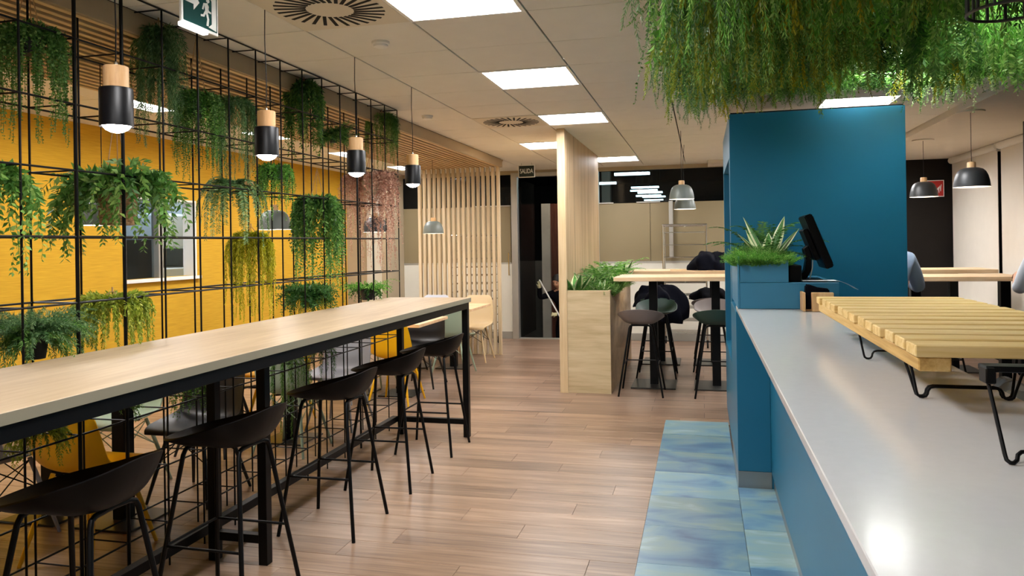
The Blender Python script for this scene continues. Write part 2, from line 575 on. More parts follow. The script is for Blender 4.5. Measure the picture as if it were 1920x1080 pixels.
def blue_tile():
    m, nt, b = new_mat('blue_watercolour_tile')
    tc = N(nt, 'ShaderNodeTexCoord'); oi = N(nt, 'ShaderNodeObjectInfo')
    sc = N(nt, 'ShaderNodeVectorMath', operation='SCALE'); cb = N(nt, 'ShaderNodeCombineXYZ')
    for i in range(3): nt.links.new(oi.outputs['Random'], cb.inputs[i])
    nt.links.new(cb.outputs[0], sc.inputs[0]); sc.inputs['Scale'].default_value = 23
    ad = N(nt, 'ShaderNodeVectorMath', operation='ADD')
    mp = N(nt, 'ShaderNodeMapping'); mp.inputs['Scale'].default_value = (3.2, 7, 5)
    nt.links.new(tc.outputs['Object'], mp.inputs[0]); nt.links.new(mp.outputs[0], ad.inputs[0]); nt.links.new(sc.outputs[0], ad.inputs[1])
    n = N(nt, 'ShaderNodeTexNoise'); n.inputs['Scale'].default_value = .8; n.inputs['Detail'].default_value = 5; n.inputs['Distortion'].default_value = .8
    nt.links.new(ad.outputs[0], n.inputs['Vector'])
    r = ramp(nt, [(.28, lin('#44678a')), (.42, lin('#5f86a0')), (.52, lin('#7497a4')), (.62, lin('#849d99')), (.74, lin('#9db6bf'))])
    nt.links.new(n.outputs['Fac'], r.inputs['Fac'])
    hs = N(nt, 'ShaderNodeHueSaturation')
    ma = N(nt, 'ShaderNodeMath', operation='MULTIPLY_ADD'); ma.inputs[1].default_value = .3; ma.inputs[2].default_value = .78
    nt.links.new(oi.outputs['Random'], ma.inputs[0]); nt.links.new(ma.outputs[0], hs.inputs['Value'])
    nt.links.new(r.outputs['Color'], hs.inputs['Color'])
    nt.links.new(hs.outputs['Color'], b.inputs['Base Color'])
    b.inputs['Roughness'].default_value = .3
    return m
M_bluetile = blue_tile()

def wicker():
    m, nt, b = new_mat('wicker_basket')
    v = coords(nt, (40, 40, 120))
    wv = N(nt, 'ShaderNodeTexNoise'); wv.inputs['Scale'].default_value = 1; wv.inputs['Detail'].default_value = 2
    nt.links.new(v, wv.inputs['Vector'])
    r = ramp(nt, [(.3, lin('#6d4f34')), (.55, lin('#a98560')), (.75, lin('#c6a47c'))])
    nt.links.new(wv.outputs['Fac'], r.inputs['Fac']); nt.links.new(r.outputs['Color'], b.inputs['Base Color'])
    b.inputs['Roughness'].default_value = .85
    bp = N(nt, 'ShaderNodeBump'); bp.inputs['Strength'].default_value = .5; bp.inputs['Distance'].default_value = .004
    nt.links.new(wv.outputs['Fac'], bp.inputs['Height']); nt.links.new(bp.outputs['Normal'], b.inputs['Normal'])
    return m
M_wicker = wicker()

def glass(name, tint, rough=.02, alpha=.25):
    m, nt, b = new_mat(name)
    b.inputs['Base Color'].default_value = lin(tint)
    b.inputs['Roughness'].default_value = rough
    tr = N(nt, 'ShaderNodeBsdfTransparent'); tr.inputs[0].default_value = (.75, .77, .78, 1)
    mix = N(nt, 'ShaderNodeMixShader'); mix.inputs[0].default_value = alpha
    nt.links.new(tr.outputs[0], mix.inputs[1]); nt.links.new(b.outputs[0], mix.inputs[2])
    nt.links.new(mix.outputs[0], nt.nodes['Material Output'].inputs['Surface'])
    return m
M_glass = glass('window_glass', '#20211f', .03, .22)
M_plastic = glass('clear_plastic', '#dfe6ea', .12, .35)

F_dark = foliage_mat('leaf_dark', '#1c4019', '#3a6b2e', '#6b9a4b')
F_mid = foliage_mat('leaf_mid', '#2c5a22', '#5c8f3e', '#a9c872')
F_olive = foliage_mat('leaf_olive', '#4f6a1a', '#87982e', '#c2c454')
F_yellow = foliage_mat('leaf_yellowgreen', '#6d730a', '#a3a214', '#d6cf40')
F_pale = foliage_mat('leaf_pale', '#55743f', '#8fae6a', '#d3dfb0')
F_grey = foliage_mat('leaf_greygreen', '#2a5030', '#5d8752', '#9db884')
F_pink = foliage_mat('leaf_pink', '#8f6154', '#c79c88', '#ecd2bd')
F_bright = foliage_mat('leaf_bright', '#3a7a26', '#66a83e', '#b6da78')
F_varieg = foliage_mat('leaf_variegated', '#2c6128', '#5c9648', '#e6e8bc', trans=.15)
# ================================================================== THE ROOM
H = 2.64
# ---- floor
floor = struct('floor', MB().box(-5.6, 3.7, -2.6, 6.62, -.12, -.012).box(-5.6, 3.7, 6.62, 11.75, -.12, 0), M_farfloor)
rg = random.Random(4)
plank_me = {}
def plank_mesh(L):
    k = round(L, 2)
    if k not in plank_me:
        plank_me[k] = MB().box(-k / 2 + .0006, k / 2 - .0006, -.0942, .0942, -.0119, 0).mesh('plank', M_plank, bevel=.0012)
    return plank_me[k]
y = 6.62 - .095
row = 0
while y > .6:
    x0, x1 = -5.4, (-.315 if y < 6.5 else .2)
    if y > 6.4: x1 = .2
    x = x1
    first = True
    while x > x0 + .05:
        L = 1.22 if not first else [.4, .98, .62, 1.22, .22, .8][row % 6]
        first = False
        L = min(L, x - x0)
        if L > .1 and not (y < 2.4 and x - L > -1.2 and False):
            link('plank', plank_mesh(L), floor, (x - round(L, 2) / 2, y, 0))
        x -= L
    row += 1
    y -= .19
# right of the serving counter and behind the camera stays a plain deck of the same boards
link('deck', MB().box(.72, 3.6, -2.5, 6.62, -.0118, 0).box(-5.4, .72, -2.5, .45, -.0118, 0).mesh('deck', M_farfloor), floor)
# blue vinyl tiles laid in front of the counter
tile_me = MB().box(-.2525, .2525, -.2425, .2425, -.0118, .001).mesh('vinyl_tile', M_bluetile, bevel=.001)
tile_top = MB().box(-.2525, .2525, -.235, .235, -.0118, .001).mesh('vinyl_tile', M_bluetile, bevel=.001)
tile_r = MB().box(-.26, .26, -.2425, .2425, -.0118, .001).mesh('vinyl_tile', M_bluetile, bevel=.001)
for k in range(13):
    yy = 6.045 - .487 * k
    if k == 0:
        link('vinyl_tile', tile_top, floor, (-.0625, 6.28, 0))
    link('vinyl_tile', tile_me, floor, (-.0625, 5.79 - .487 * k, 0))
    if k >= 1:
        link('vinyl_tile', tile_r, floor, (.452, 5.83 - .487 * k, 0))

# ---- walls
wall_left = struct('wall_left', MB().box(-5.55, -5.4, -2.6, 6.25, 0, 2.7).box(-5.55, -5.4, 7.33, 11.0, 0, 2.7).box(-5.55, -5.4, 6.25, 7.33, 0, 1.2).box(-5.55, -5.4, 6.25, 7.33, 2.02, 2.7), M_yellow_wall)
struct('wall_back', MB().box(-5.55, 3.7, -2.75, -2.6, 0, 2.7), M_plaster)
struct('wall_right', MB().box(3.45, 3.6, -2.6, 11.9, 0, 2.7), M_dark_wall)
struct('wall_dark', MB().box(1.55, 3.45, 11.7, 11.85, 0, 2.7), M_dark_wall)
struct('wall_pillar', MB().box(-5.55, -4.72, 11.0, 11.68, 0, 2.7), plain('pillar_taupe', '#b3a48a', .7, vary=.03))
struct('pillar_edge', MB().box(-5.06, -4.82, 10.985, 11.0, 0, 2.6), M_panelwhite)

# ---- window in the yellow wall: pass-through to a white back room
win = struct('window_1', MB().box(-5.42, -5.36, 6.22, 7.36, 1.165, 1.2), M_white, bevel=.003)
link('window_reveal', MB().box(-5.56, -5.402, 6.25, 6.27, 1.2, 2.02).box(-5.56, -5.402, 7.31, 7.33, 1.2, 2.02).box(-5.56, -5.402, 6.27, 7.31, 2.0, 2.02).mesh('window_reveal', M_white), win)
link('window_mullion', MB().box(-5.52, -5.43, 6.76, 6.83, 1.2, 1.98).mesh('window_mullion', M_alu, bevel=.004), win)
link('pane', MB().box(-5.50, -5.49, 6.27, 6.77, 1.2, 2.0).mesh('pane', M_glass), win)

M_kitchen = plain('kitchen_white', '#dfe6ea', .5, vary=.02)
struct('wall_kitchen', MB().box(-7.6, -7.5, 5.5, 9.6, 0, 2.7).box(-7.6, -5.55, 9.5, 9.6, 0, 2.7).box(-7.6, -5.55, 5.4, 5.5, 0, 2.7).box(-7.6, -5.55, 5.4, 9.6, 2.6, 2.7).box(-7.6, -5.55, 5.4, 9.6, -.1, 0), M_kitchen)

kl = thing('kitchen_light', 'bright ceiling lamp in the white room behind the yellow wall', 'ceiling light', (-6.5, 7.5, 2.6))
part('diffuser', MB().box(-6.9, -6.1, 6.6, 8.6, 2.57, 2.598), emit('kitchen_led', '#dcefff', 2.6), kl, world=True)
part('frame', MB().box(-6.93, -6.07, 6.57, 6.6, 2.565, 2.6).box(-6.93, -6.07, 8.6, 8.63, 2.565, 2.6), M_white, kl, world=True)
ap = thing('kitchen_cabinet', 'white wall cabinet with a lamp-like tap seen through the window in the yellow wall', 'cabinet', (-6.9, 8.6, 0))
part('body', MB().box(-7.49, -6.6, 8.2, 9.49, 1.5, 1.95), M_kitchen, ap, world=True, bevel=.03)
part('worktop', MB().box(-7.49, -6.5, 8.1, 9.49, .02, 1.25), M_white, ap, world=True, bevel=.01)
part('dark_panel', MB().box(-6.62, -6.58, 7.2, 8.15, .3, 1.62), plain('kitchen_dark', '#27303a', .4), ap, world=True, bevel=.01)
# ---- partition at the back: grey-white base, frosted film band, dark glazing above
part_w = struct('wall_partition', MB().box(-5.3, -2.9, 11.68, 11.74, .1, 1.18).box(-1.55, 1.55, 11.68, 11.74, .1, 1.18), M_panelwhite, bevel=.002)
def film(x0, x1):
    return link('film_panel', MB().box(x0 + .003, x1 - .003, 11.69, 11.73, 1.2, 2.085).mesh('film_panel', M_film, bevel=.002), part_w)
for a, b in ((-5.3, -4.1), (-4.1, -2.92), (-1.55, -.75), (-.75, .4), (.4, 1.55)):
    film(a, b)
    link('pane', MB().box(a + .003, b - .003, 11.70, 11.72, 2.1, 2.58).mesh('pane', M_glass), part_w)
link('transom_rail', MB().box(-5.3, -2.9, 11.67, 11.75, 2.58, 2.7).box(-1.55, 1.55, 11.67, 11.75, 2.58, 2.7).box(-2.9, -1.55, 11.67, 11.75, 2.6, 2.7).mesh('transom_rail', plain('transom_paint', '#a5967a', .6, vary=.03)), part_w)
link('bead', MB().box(-5.3, -2.92, 11.675, 11.7, 1.175, 1.2).box(-1.55, 1.55, 11.675, 11.7, 1.175, 1.2).box(-3.55, -2.92, 11.67, 11.7, 2.085, 2.1).box(-1.55, -1.3, 11.67, 11.7, 2.085, 2.1).box(-.95, -.6, 11.67, 11.7, 2.085, 2.1).mesh('bead', M_alu), part_w)
struct('baseboard_partition', MB().box(-5.3, -2.9, 11.66, 11.68, 0, .11).box(-1.55, 1.55, 11.66, 11.68, 0, .11), M_grey_base, bevel=.002)
# glass door frame, open doorway to the dark stair hall
door = struct('door_1', MB().box(-2.9, -2.8, 11.64, 11.76, 0, 2.6).box(-1.62, -1.52, 11.64, 11.76, 0, 2.6).box(-2.8, -1.62, 11.64, 11.76, 2.54, 2.6), M_alu, bevel=.003)
link('threshold', MB().box(-2.8, -1.62, 11.66, 11.76, .0, .012).mesh('threshold', M_alu), door)
link('door_leaf', MB().box(-2.79, -2.765, 11.76, 12.75, .02, 2.5).mesh('door_leaf', M_glass), door)
link('door_handle', MB().tube([(-2.93, 11.63, 1.0), (-2.93, 11.58, 1.0), (-2.93, 11.58, 1.35), (-2.93, 11.63, 1.35)], .012).mesh('door_handle', M_chrome), door)

# the unlit hall behind: floor is a flight lower
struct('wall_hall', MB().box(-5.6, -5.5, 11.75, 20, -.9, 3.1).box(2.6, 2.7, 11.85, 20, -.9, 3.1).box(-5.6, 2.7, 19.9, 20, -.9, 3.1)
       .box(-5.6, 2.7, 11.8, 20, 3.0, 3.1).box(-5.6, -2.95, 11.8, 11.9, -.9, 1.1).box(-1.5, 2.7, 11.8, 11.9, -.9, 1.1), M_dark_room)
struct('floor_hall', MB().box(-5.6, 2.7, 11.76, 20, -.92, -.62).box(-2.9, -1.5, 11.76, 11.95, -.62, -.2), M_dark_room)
struct('pillar_hall', MB().box(-2.78, -2.63, 13.4, 13.6, -.62, 2.2).box(-1.92, -1.75, 15.2, 15.4, -.6, 3.0), plain('hall_pillar_grey', '#b5b0a2', .7))
struct('wall_stair', MB().box(-5.5, -2.78, 14.6, 14.7, -.62, 1.15), plain('stair_wall_grey', '#6a655c', .8))
dr = struct('door_2', MB().box(-2.63, -1.9, 13.5, 13.56, -.62, 2.2), M_brown, bevel=.004)
link('door_stile', MB().box(-2.63, -2.57, 13.48, 13.5, -.62, 2.2).mesh('door_stile', M_brown), dr)

hl = thing('hall_lamp', 'dim round ceiling lamp in the dark hall above the doorway', 'ceiling light', (-2.2, 12.9, 3.0))  # unseen lamp, added to lift the black hall behind the doorway
part('diffuser', MB().lathe([(0, -.05), (.14, -.05), (.16, -.03), (.16, 0), (0, 0)], 28, caps=False), emit('hall_glow', '#fff2e0', 18), hl)
part('base', MB().lathe([(.17, -.015), (.17, 0)], 28), M_white, hl)
# ---- roller blinds on the right-hand window wall
win2 = struct('window_2', MB().box(3.40, 3.45, 7.9, 11.7, .9, 2.58), M_darkslot)
ME_bl = {}
for k, (a, b) in enumerate(((9.97, 11.66), (8.3, 9.9))):
    t = thing('roller_blind', ['white roller blind pulled down in the far corner beside the dark wall', 'white roller blind pulled down beside the black pillar'][k], 'blind', (3.36, (a + b) / 2, 1.0), group='roller blinds on the window wall')
    part('fabric', MB().box(3.352, 3.358, a + .02, b - .02, .62, 2.53), M_blind, t, world=True)
    part('roller_tube', MB().tube([(3.35, a, 2.545), (3.35, b, 2.545)], .045, 16), M_white, t, world=True)
    part('bottom_bar', MB().box(3.345, 3.365, a + .02, b - .02, .6, .62), M_white, t, world=True)
    part('bracket', MB().box(3.33, 3.44, a - .02, a + .0, 2.48, 2.62), M_white, t, world=True, bevel=.004)
struct('sill_right', MB().box(3.2, 3.45, 7.9, 11.7, .5, .58), M_white, bevel=.004)
struct('pillar_black', MB().box(2.97, 3.42, 7.75, 8.2, 0, 2.6), plain('pillar_charcoal', '#1d1e20', .6, vary=.04), bevel=.004)

# ---- ceiling
ceiling = struct('ceiling', MB().box(-5.6, 3.6, -2.7, 11.75, H + .05, H + .12), M_void)
GX = lambda i: -2.02 + .6 * i
GY = lambda j: 3.66 + .6 * j
lights = [(1, -1), (1, 2), (1, 5), (1, 11), (0, 8), (1, -4), (1, -7), (5, 2), (5, 5), (5, 8), (5, -1), (-4, 2), (-4, 5), (-4, 8), (-4, 11), (-4, -1), (-4, -4), (5, 11), (6, 11)]
vents = [(0, -1), (0, 5)]
taken = set(lights) | set(vents)
ct = MB().box(.005, .595, .003, .597, 0, .014).mesh('ceiling_tile', M_tile, bevel=.002)
for i in range(-1, 7):
    for j in range(-10, 13):
        if (i, j) in taken: continue
        link('ceiling_tile', ct, ceiling, (GX(i), GY(j), H))
for i in range(-6, -3):
    for j in range(-3, 13):
        if (i, j) in taken: continue
        link('ceiling_tile', ct, ceiling, (GX(i), GY(j), H))
link('perimeter_board', MB().box(-5.6, GX(-3), 11.46, 11.75, H, H + .014).box(GX(-3), GX(-1), 10.1, 11.75, H, H + .014).box(GX(-1), GX(7), 11.46, 11.75, H, H + .014).box(-5.6, GX(-3), -2.6, 1.86, H, H + .014).box(GX(-3), GX(-1), -2.6, .5, H, H + .014).mesh('perimeter_board', M_tile), ceiling)
# plaster soffit over the window side, edge trim
struct('soffit_right', MB().box(2.18, 3.6, -2.6, 11.75, 2.58, 2.7), M_plaster)
struct('trim_1', MB().box(.1, 1.55, 11.2, 11.66, 2.585, 2.64), M_plaster, bevel=.004)

# ---- LED panels
pf = MB().box(0, .6, 0, .02, -.006, .012).box(0, .6, .58, .6, -.006, .012).box(0, .02, .02, .58, -.006, .012).box(.58, .6, .02, .58, -.006, .012).mesh('frame', M_white)
pd = MB().box(.024, .576, .024, .576, .034, .040).mesh('diffuser', M_panel)
pr = MB().box(.014, .586, .014, .022, .0, .045).box(.014, .586, .578, .586, .0, .045).box(.014, .022, .022, .578, .0, .045).box(.578, .586, .022, .578, .0, .045).mesh('rim', plain('panel_rim_grey', '#6a6a68', .6, vary=.02))
PL = {(1, -1): 'square LED ceiling panel at the top edge beside the big round vent', (1, 2): 'square LED ceiling panel in the middle of the aisle ceiling',
      (1, 5): 'square LED ceiling panel next to the far round vent', (1, 11): 'small far LED ceiling panel to the right of the wood-slat pillar', (0, 8): 'far LED ceiling panel to the left of the wood-slat pillar',
      (1, -4): 'LED ceiling panel above the camera over the aisle', (1, -7): 'LED ceiling panel behind the camera over the aisle',
      (5, 2): 'LED ceiling panel shining through the hanging greenery', (5, 5): 'LED ceiling panel just above the top of the blue tower', (5, 8): 'LED ceiling panel hidden behind the blue tower',
      (5, 11): 'LED ceiling panel at the back wall hidden behind the blue tower', (6, 11): 'LED ceiling panel beside the dark wall behind the blue tower',  # unseen panels added behind the tower to brighten the window side
      (5, -1): 'LED ceiling panel above the hanging greenery over the counter',
      (-4, 2): 'LED ceiling panel seen through the trellis, left of the nearest pendant', (-4, 5): 'LED ceiling panel seen through the trellis beside the second pendant',
      (-4, 8): 'LED ceiling panel seen through the trellis beside the third pendant', (-4, 11): 'LED ceiling panel farthest along the yellow wall',
      (-4, -1): 'LED ceiling panel near the left edge by the yellow wall', (-4, -4): 'LED ceiling panel behind the camera by the yellow wall'}
for (i, j) in lights:
    t = thing('ceiling_light', PL[(i, j)], 'ceiling light', (GX(i), GY(j), H), group='square LED panels in the tile ceiling')
    link('frame', pf, t); link('diffuser', pd, t); link('rim', pr, t)
# ---- swirl vents
vm = MB().box(.004, .596, .004, .596, -.004, .012).mesh('face_plate', plain('vent_white', '#d9d0bd', .6, vary=.02), bevel=.002)
sl = MB()
sl.obox((.185, 0, -.0045), (.15, .0175, .003), (0, 0, 0))
slot = sl.mesh('slot', M_darkslot, smooth=False)
for q, (i, j) in enumerate(vents):
    t = thing('ceiling_vent', ['large square ceiling vent with a sunburst of dark slots at the top edge', 'smaller far ceiling vent with a sunburst of slots beside an LED panel'][q], 'vent', (GX(i), GY(j), H), group='sunburst ceiling vents')
    link('face_plate', vm, t)
    for k in range(28):
        a = 2 * math.pi * k / 28
        o = link('slot', slot, t, (.3 - .03 * math.sin(a), .3 + .03 * math.cos(a), 0), (0, 0, a))
# ---- detectors
for q, (x, yy, lab) in enumerate(((-1.73, 3.98, 'round white ceiling detector in the tile below the big vent'), (-2.34, 6.38, 'small round white ceiling detector beside the slatted canopy'), (2.71, 10.37, None))):
    if not lab: continue
    t = thing('smoke_detector', lab, 'detector', (x, yy, H), group='ceiling detectors')
    part('base', MB().lathe([(.05, 0), (.05, -.012), (.047, -.016)], 24), M_white, t)
    part('cap', MB().lathe([(.042, -.016), (.04, -.028), (.026, -.034)], 24), M_white, t)

# ---- slatted canopy and slat screen (each slat its own piece)
can = struct('canopy', MB().box(-3.83, -2.62, .5, 10.1, 2.622, 2.639).box(-2.66, -2.62, .5, 10.06, 2.535, 2.622), plain('canopy_board', '#a59376', .7, vary=.03))
back = link('backing', MB().box(-3.82, -2.66, .5, 10.0, 2.606, 2.622).mesh('backing', plain('canopy_backing', '#1d1610', .9)), can)
sm = MB().box(-.0165, .0165, .5, 9.99, 2.53, 2.59).mesh('ceiling_slat', M_slat, bevel=.002)
NS = 17
for k in range(NS):
    link('ceiling_slat', sm, can, (-3.785 + k * .0705, 0, 0))
scr = thing('slat_screen', 'tall screen of upright pine slats standing at the end of the seating area', 'screen', (-3.2, 9.97, 0))
vsm = MB().box(-.019, .019, -.03, .03, 0, 2.53).mesh('slat', M_slatz, bevel=.002)
for k in range(NS):
    link('slat', vsm, scr, (-3.785 + k * .0705 + 3.2, 0, 0))
part('floor_rail', MB().box(-3.81, -2.635, 9.95, 9.99, .0, .006), M_slatz, scr, world=True)
# ================================================================== BIG FURNITURE
# ---- long high table
T = thing('high_table', 'long light-oak high table with black steel frame running along the trellis', 'table', (-2.1, 3.2, 0))
TZ = 1.08
part('tabletop', MB().box(-2.445, -1.765, .55, 5.74, TZ - .034, TZ), M_oak, T, bevel=.002, world=True)
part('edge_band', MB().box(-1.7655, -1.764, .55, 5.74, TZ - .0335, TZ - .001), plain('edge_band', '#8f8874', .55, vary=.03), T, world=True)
part('frame', MB().box(-1.815, -1.77, .6, 5.70, TZ - .083, TZ - .035).box(-2.44, -2.395, .6, 5.70, TZ - .083, TZ - .035).box(-2.4, -1.81, 5.655, 5.70, TZ - .083, TZ - .035)
     .box(-2.4, -1.81, 3.2, 3.245, TZ - .083, TZ - .035).box(-2.4, -1.81, .6, .645, TZ - .083, TZ - .035), M_black, T, bevel=.0015, world=True)
for (x, y) in ((-1.77, 5.70), (-2.315, 5.70), (-2.005, 3.248), (-2.275, 3.248), (-1.77, .65), (-2.315, .65)):
    part('leg', MB().box(x - .046, x, y - .046, y, 0, TZ - .08), M_black, T, bevel=.0015, world=True)
for y in (5.70, 3.248, .65):
    part('cross_rail', MB().box(-2.32 if y != 3.248 else -2.28, -1.81 if y != 3.248 else -2.04, y - .043, y - .003, .10, .14), M_black, T, bevel=.0015, world=True)
part('long_rail', MB().box(-2.405, -2.36, .6, 5.66, .10, .145), M_black, T, bevel=.0015, world=True)

# ---- trellis: two planes of bars joined by short ties
TR = thing('plant_trellis', 'black steel bar trellis from floor to ceiling holding the hanging plants', 'trellis', (-2.585, 3.5, 0))
XF, XB = -2.47, -2.70
ys = [6.0 - .2621 * k for k in range(20)]
zs = [2.633 - .2697 * k for k in range(10)]
vb = {}
for r in (.0046, .0078):
    vb[r] = MB().tube([(0, 0, .0), (0, 0, 2.632)], r, 8).mesh('upright_bar', M_black)
for k, y in enumerate(ys):
    for X in (XF, XB):
        r = .0078 if (X == XF and k in (3, 12, 13)) else .0046
        link('upright_bar', vb[r], TR, (X + 2.585, y - 3.5, 0))
hb = MB().tube([(0, ys[-1] - 3.5, 0), (0, 6.0 - 3.5, 0)], .0044, 8).mesh('rail_bar', M_black)
tie = MB().tube([(XB + 2.585, 0, 0), (XF + 2.585, 0, 0)], .0036, 6).mesh('tie_bar', M_black)
for k, z in enumerate(zs):
    for X in (XF, XB):
        if z < 1.2 and z > .95 and X == XF: continue
        link('rail_bar', hb, TR, (X + 2.585, 0, z))
    if .95 < z < 1.2: continue
    for y in ys:
        link('tie_bar', tie, TR, (0, y - 3.5, z))

# ---- black counter stools (moulded shell, tubular legs)
def stool(name, mat_shell, mat_leg, label, group):
    t = thing(name, label, 'stool', group=group)
    nu, nv = 22, 48
    P = np.zeros((nu, nv + 1, 3))
    for i in range(nu):
        r = i / (nu - 1)
        for j in range(nv + 1):
            a = 2 * math.pi * j / nv
            c, s_ = math.cos(a), math.sin(a)       # +x = back of the seat
            se = 2.6
            q = (abs(c) ** se + abs(s_) ** se) ** (-1 / se)
            wx = .225 if c > 0 else .225
            wy = .225
            # rim height: low tongue in front, rising along the sides to the low back
            b = .5 + .5 * c
            zr = .722 + .125 * (b ** 1.35)
            zb = .695
            rr = .06 + .94 * r
            zz = zb + (zr - zb) * (rr ** (2.6 + 2.6 * max(0, c))) - .006 * (1 - rr)
            sh = (rr ** .8)
            P[i, j] = (q * c * wx * sh * (1.0 if c > 0 else .98), q * s_ * wy * sh * (1 - .10 * max(0, c) * 0), zz)
        P[i, nv] = P[i, 0]
    sh = part('shell', MB().sheet(P[:, ::-1], .007), mat_shell, t, ang=60)
    part('seat_pan', MB().lathe([(.0, .687), (.075, .687), (.085, .697), (.0, .70)], 20, caps=False), mat_shell, t)
    fx = .212
    for sx in (-1, 1):
        for sy in (-1, 1):
            p = [(sx * .118, sy * .02, .684), (sx * .122, sy * .075, .683), (sx * .126, sy * .097, .676), (sx * .13, sy * .107, .655)]
            f = Vector((sx * fx, sy * fx, 0)); p0 = Vector((sx * .13, sy * .107, .655))
            part('leg', MB().tube(p + [tuple(p0.lerp(f, q)) for q in (.33, .66, 1)], .0095, 10), mat_leg, t)
    def leg_at(sx, sy, z):
        k = (.655 - z) / .655
        return Vector((sx * (.13 + (fx - .13) * k), sy * (.107 + (fx - .107) * k), z))
    for a, b in (((-1, -1), (1, -1)), ((-1, 1), (1, 1)), ((-1, -1), (-1, 1))):
        part('footrest', MB().tube([leg_at(*a, .3), leg_at(*b, .3)], .006, 8), mat_leg, t)
    part('under_bar', MB().tube([(-.118, -.03, .684), (-.118, .03, .684)], .0095, 8).tube([(.118, -.03, .684), (.118, .03, .684)], .0095, 8).tube([(-.118, 0, .684), (.118, 0, .684)], .008, 8), mat_leg, t)
    return t
STL = ['black moulded bar stool nearest the camera at the long table', 'black moulded bar stool, second from the camera at the long table',
       'black moulded bar stool in the middle of the row at the long table', 'black moulded bar stool, fourth from the camera at the long table',
       'black moulded bar stool at the far end of the long table']
st0 = stool('bar_stool', M_blackp, M_black, STL[0], 'black stools along the high table')
for k, (y, rz) in enumerate(((2.03, .04), (2.81, -.02), (3.755, .0), (4.51, .03), (5.31, .0))):
    o = st0 if k == 0 else copy_tree(st0)
    o.location = (-1.94, y, 0); o.rotation_euler = (0, 0, rz); o['label'] = STL[k]

# ---- planter with a slatted full-height pillar
PL_ = thing('planter_divider', 'light wood planter box with a full-height ribbed wood panel rising from it', 'planter', (-1.1, 8.5, 0))
part('pillar_panel', MB().box(-1.39, -1.335, 7.53, 10.1, 0, H - .003), M_planterz, PL_, world=True, bevel=.002)
rib = MB().box(0, .018, 0, .022, 1.0, H - .003).mesh('rib', M_planterz, bevel=.002)
for k in range(82):
    link('rib', rib, PL_, (-1.335 + 1.1, 7.535 + k * .0312 - 8.5, 0))
part('pillar_trim', MB().box(-1.392, -1.313, 7.515, 7.532, 0, H - .003), wood('pillar_trim_wood', '#b79b72', '#d2b88f', '#dfc9a4', (20, 20, .7), .5), PL_, world=True, bevel=.001)
part('front_board', MB().box(-1.313, -.885, 7.53, 7.555, 0, 1.02), M_planter, PL_, world=True, bevel=.001)
part('side_board', MB().box(-.91, -.885, 7.556, 9.75, 0, 1.02), wood('planter_side', '#8a6a45', '#b3946a', '#d0b48a', (9, .9, 2.2), .4), PL_, world=True, bevel=.001)
part('back_board', MB().box(-1.313, -.911, 9.73, 9.755, 0, 1.02), M_planter, PL_, world=True)
part('soil', MB().box(-1.335, -.911, 7.556, 9.73, .85, .94), M_soil, PL_, world=True)

# ---- serving counter
CT = thing('serving_counter', 'long blue counter with glossy white quartz top', 'counter', (.5, 2.5, 0))
part('body', MB().box(.386, .74, .2, 4.82, .1, 1.065), M_blue, CT, world=True, bevel=.002)
part('plinth', MB().box(.40, .72, .2, 4.82, 0, .1), M_steel, CT, world=True)
part('worktop', MB().box(.2, .77, .15, 4.95, 1.067, 1.09), M_quartz, CT, world=True, bevel=.002)
# ---- blue tower at the end of the counter
TW = thing('blue_tower', 'tall blue painted tower block at the end of the serving counter', 'tower', (.7, 6, 0))
part('front_panel', MB().box(.2, 1.34, 5.62, 5.70, 1.0, 2.39).box(.2, .28, 5.62, 5.70, .0, 1.0), M_blue, TW, world=True, bevel=.002)
part('core', MB().box(.62, 1.34, 5.70, 7.2, 0, 2.39), M_blue, TW, world=True)
part('top_cap', MB().box(.21, 1.33, 5.63, 7.19, 2.391, 2.40), M_dark_wall, TW, world=True)  # unseen dark cap added to stop blue bounce onto the ceiling
part('niche_top', MB().box(.2, .62, 5.70, 7.2, 2.09, 2.39), M_blue, TW, world=True)
part('niche_base', MB().box(.2, .62, 5.70, 7.2, 0, .6), M_blue, TW, world=True)
part('niche_jamb', MB().box(.2, .62, 7.1, 7.2, .6, 2.09), M_blue, TW, world=True)
part('niche_edge', MB().box(.199, .62, 5.70, 5.74, .6, 2.09), M_blue, TW, world=True)
part('low_block', MB().box(.195, .386, 4.82, 5.62, .1, 1.065), M_blue, TW, world=True, bevel=.002)
part('block_rear', MB().box(.386, 1.34, 4.822, 5.62, .0, 1.065), M_blue, TW, world=True)
part('kick_plate', MB().box(.1945, .388, 4.815, 5.62, .0, .10), M_steel, TW, world=True, bevel=.001)
# ---- steps on the counter end: till podium and planter box
PD = thing('till_podium', 'low blue box on the counter end carrying the monitor', 'podium', (.48, 5.1, 1.09))
part('box', MB().box(.215, .765, 4.72, 5.6, 1.091, 1.246), M_blue2, PD, world=True, bevel=.003)
part('edge_trim', MB().box(.203, .215, 4.72, 5.6, 1.091, 1.40), M_blue2, PD, world=True, bevel=.002)
PB = thing('planter_box', 'small blue planter box with ferns on the counter end', 'planter', (.35, 5.1, 1.247))
part('box', MB().box(.217, .49, 4.722, 4.735, 1.247, 1.375).box(.217, .49, 5.45, 5.463, 1.247, 1.375).box(.217, .23, 4.735, 5.45, 1.247, 1.375).box(.477, .49, 4.735, 5.45, 1.247, 1.375).box(.23, .477, 4.735, 5.45, 1.247, 1.26), M_blue2, PB, world=True, bevel=.001)
part('soil', MB().box(.23, .477, 4.735, 5.45, 1.26, 1.35), M_soil, PB, world=True)
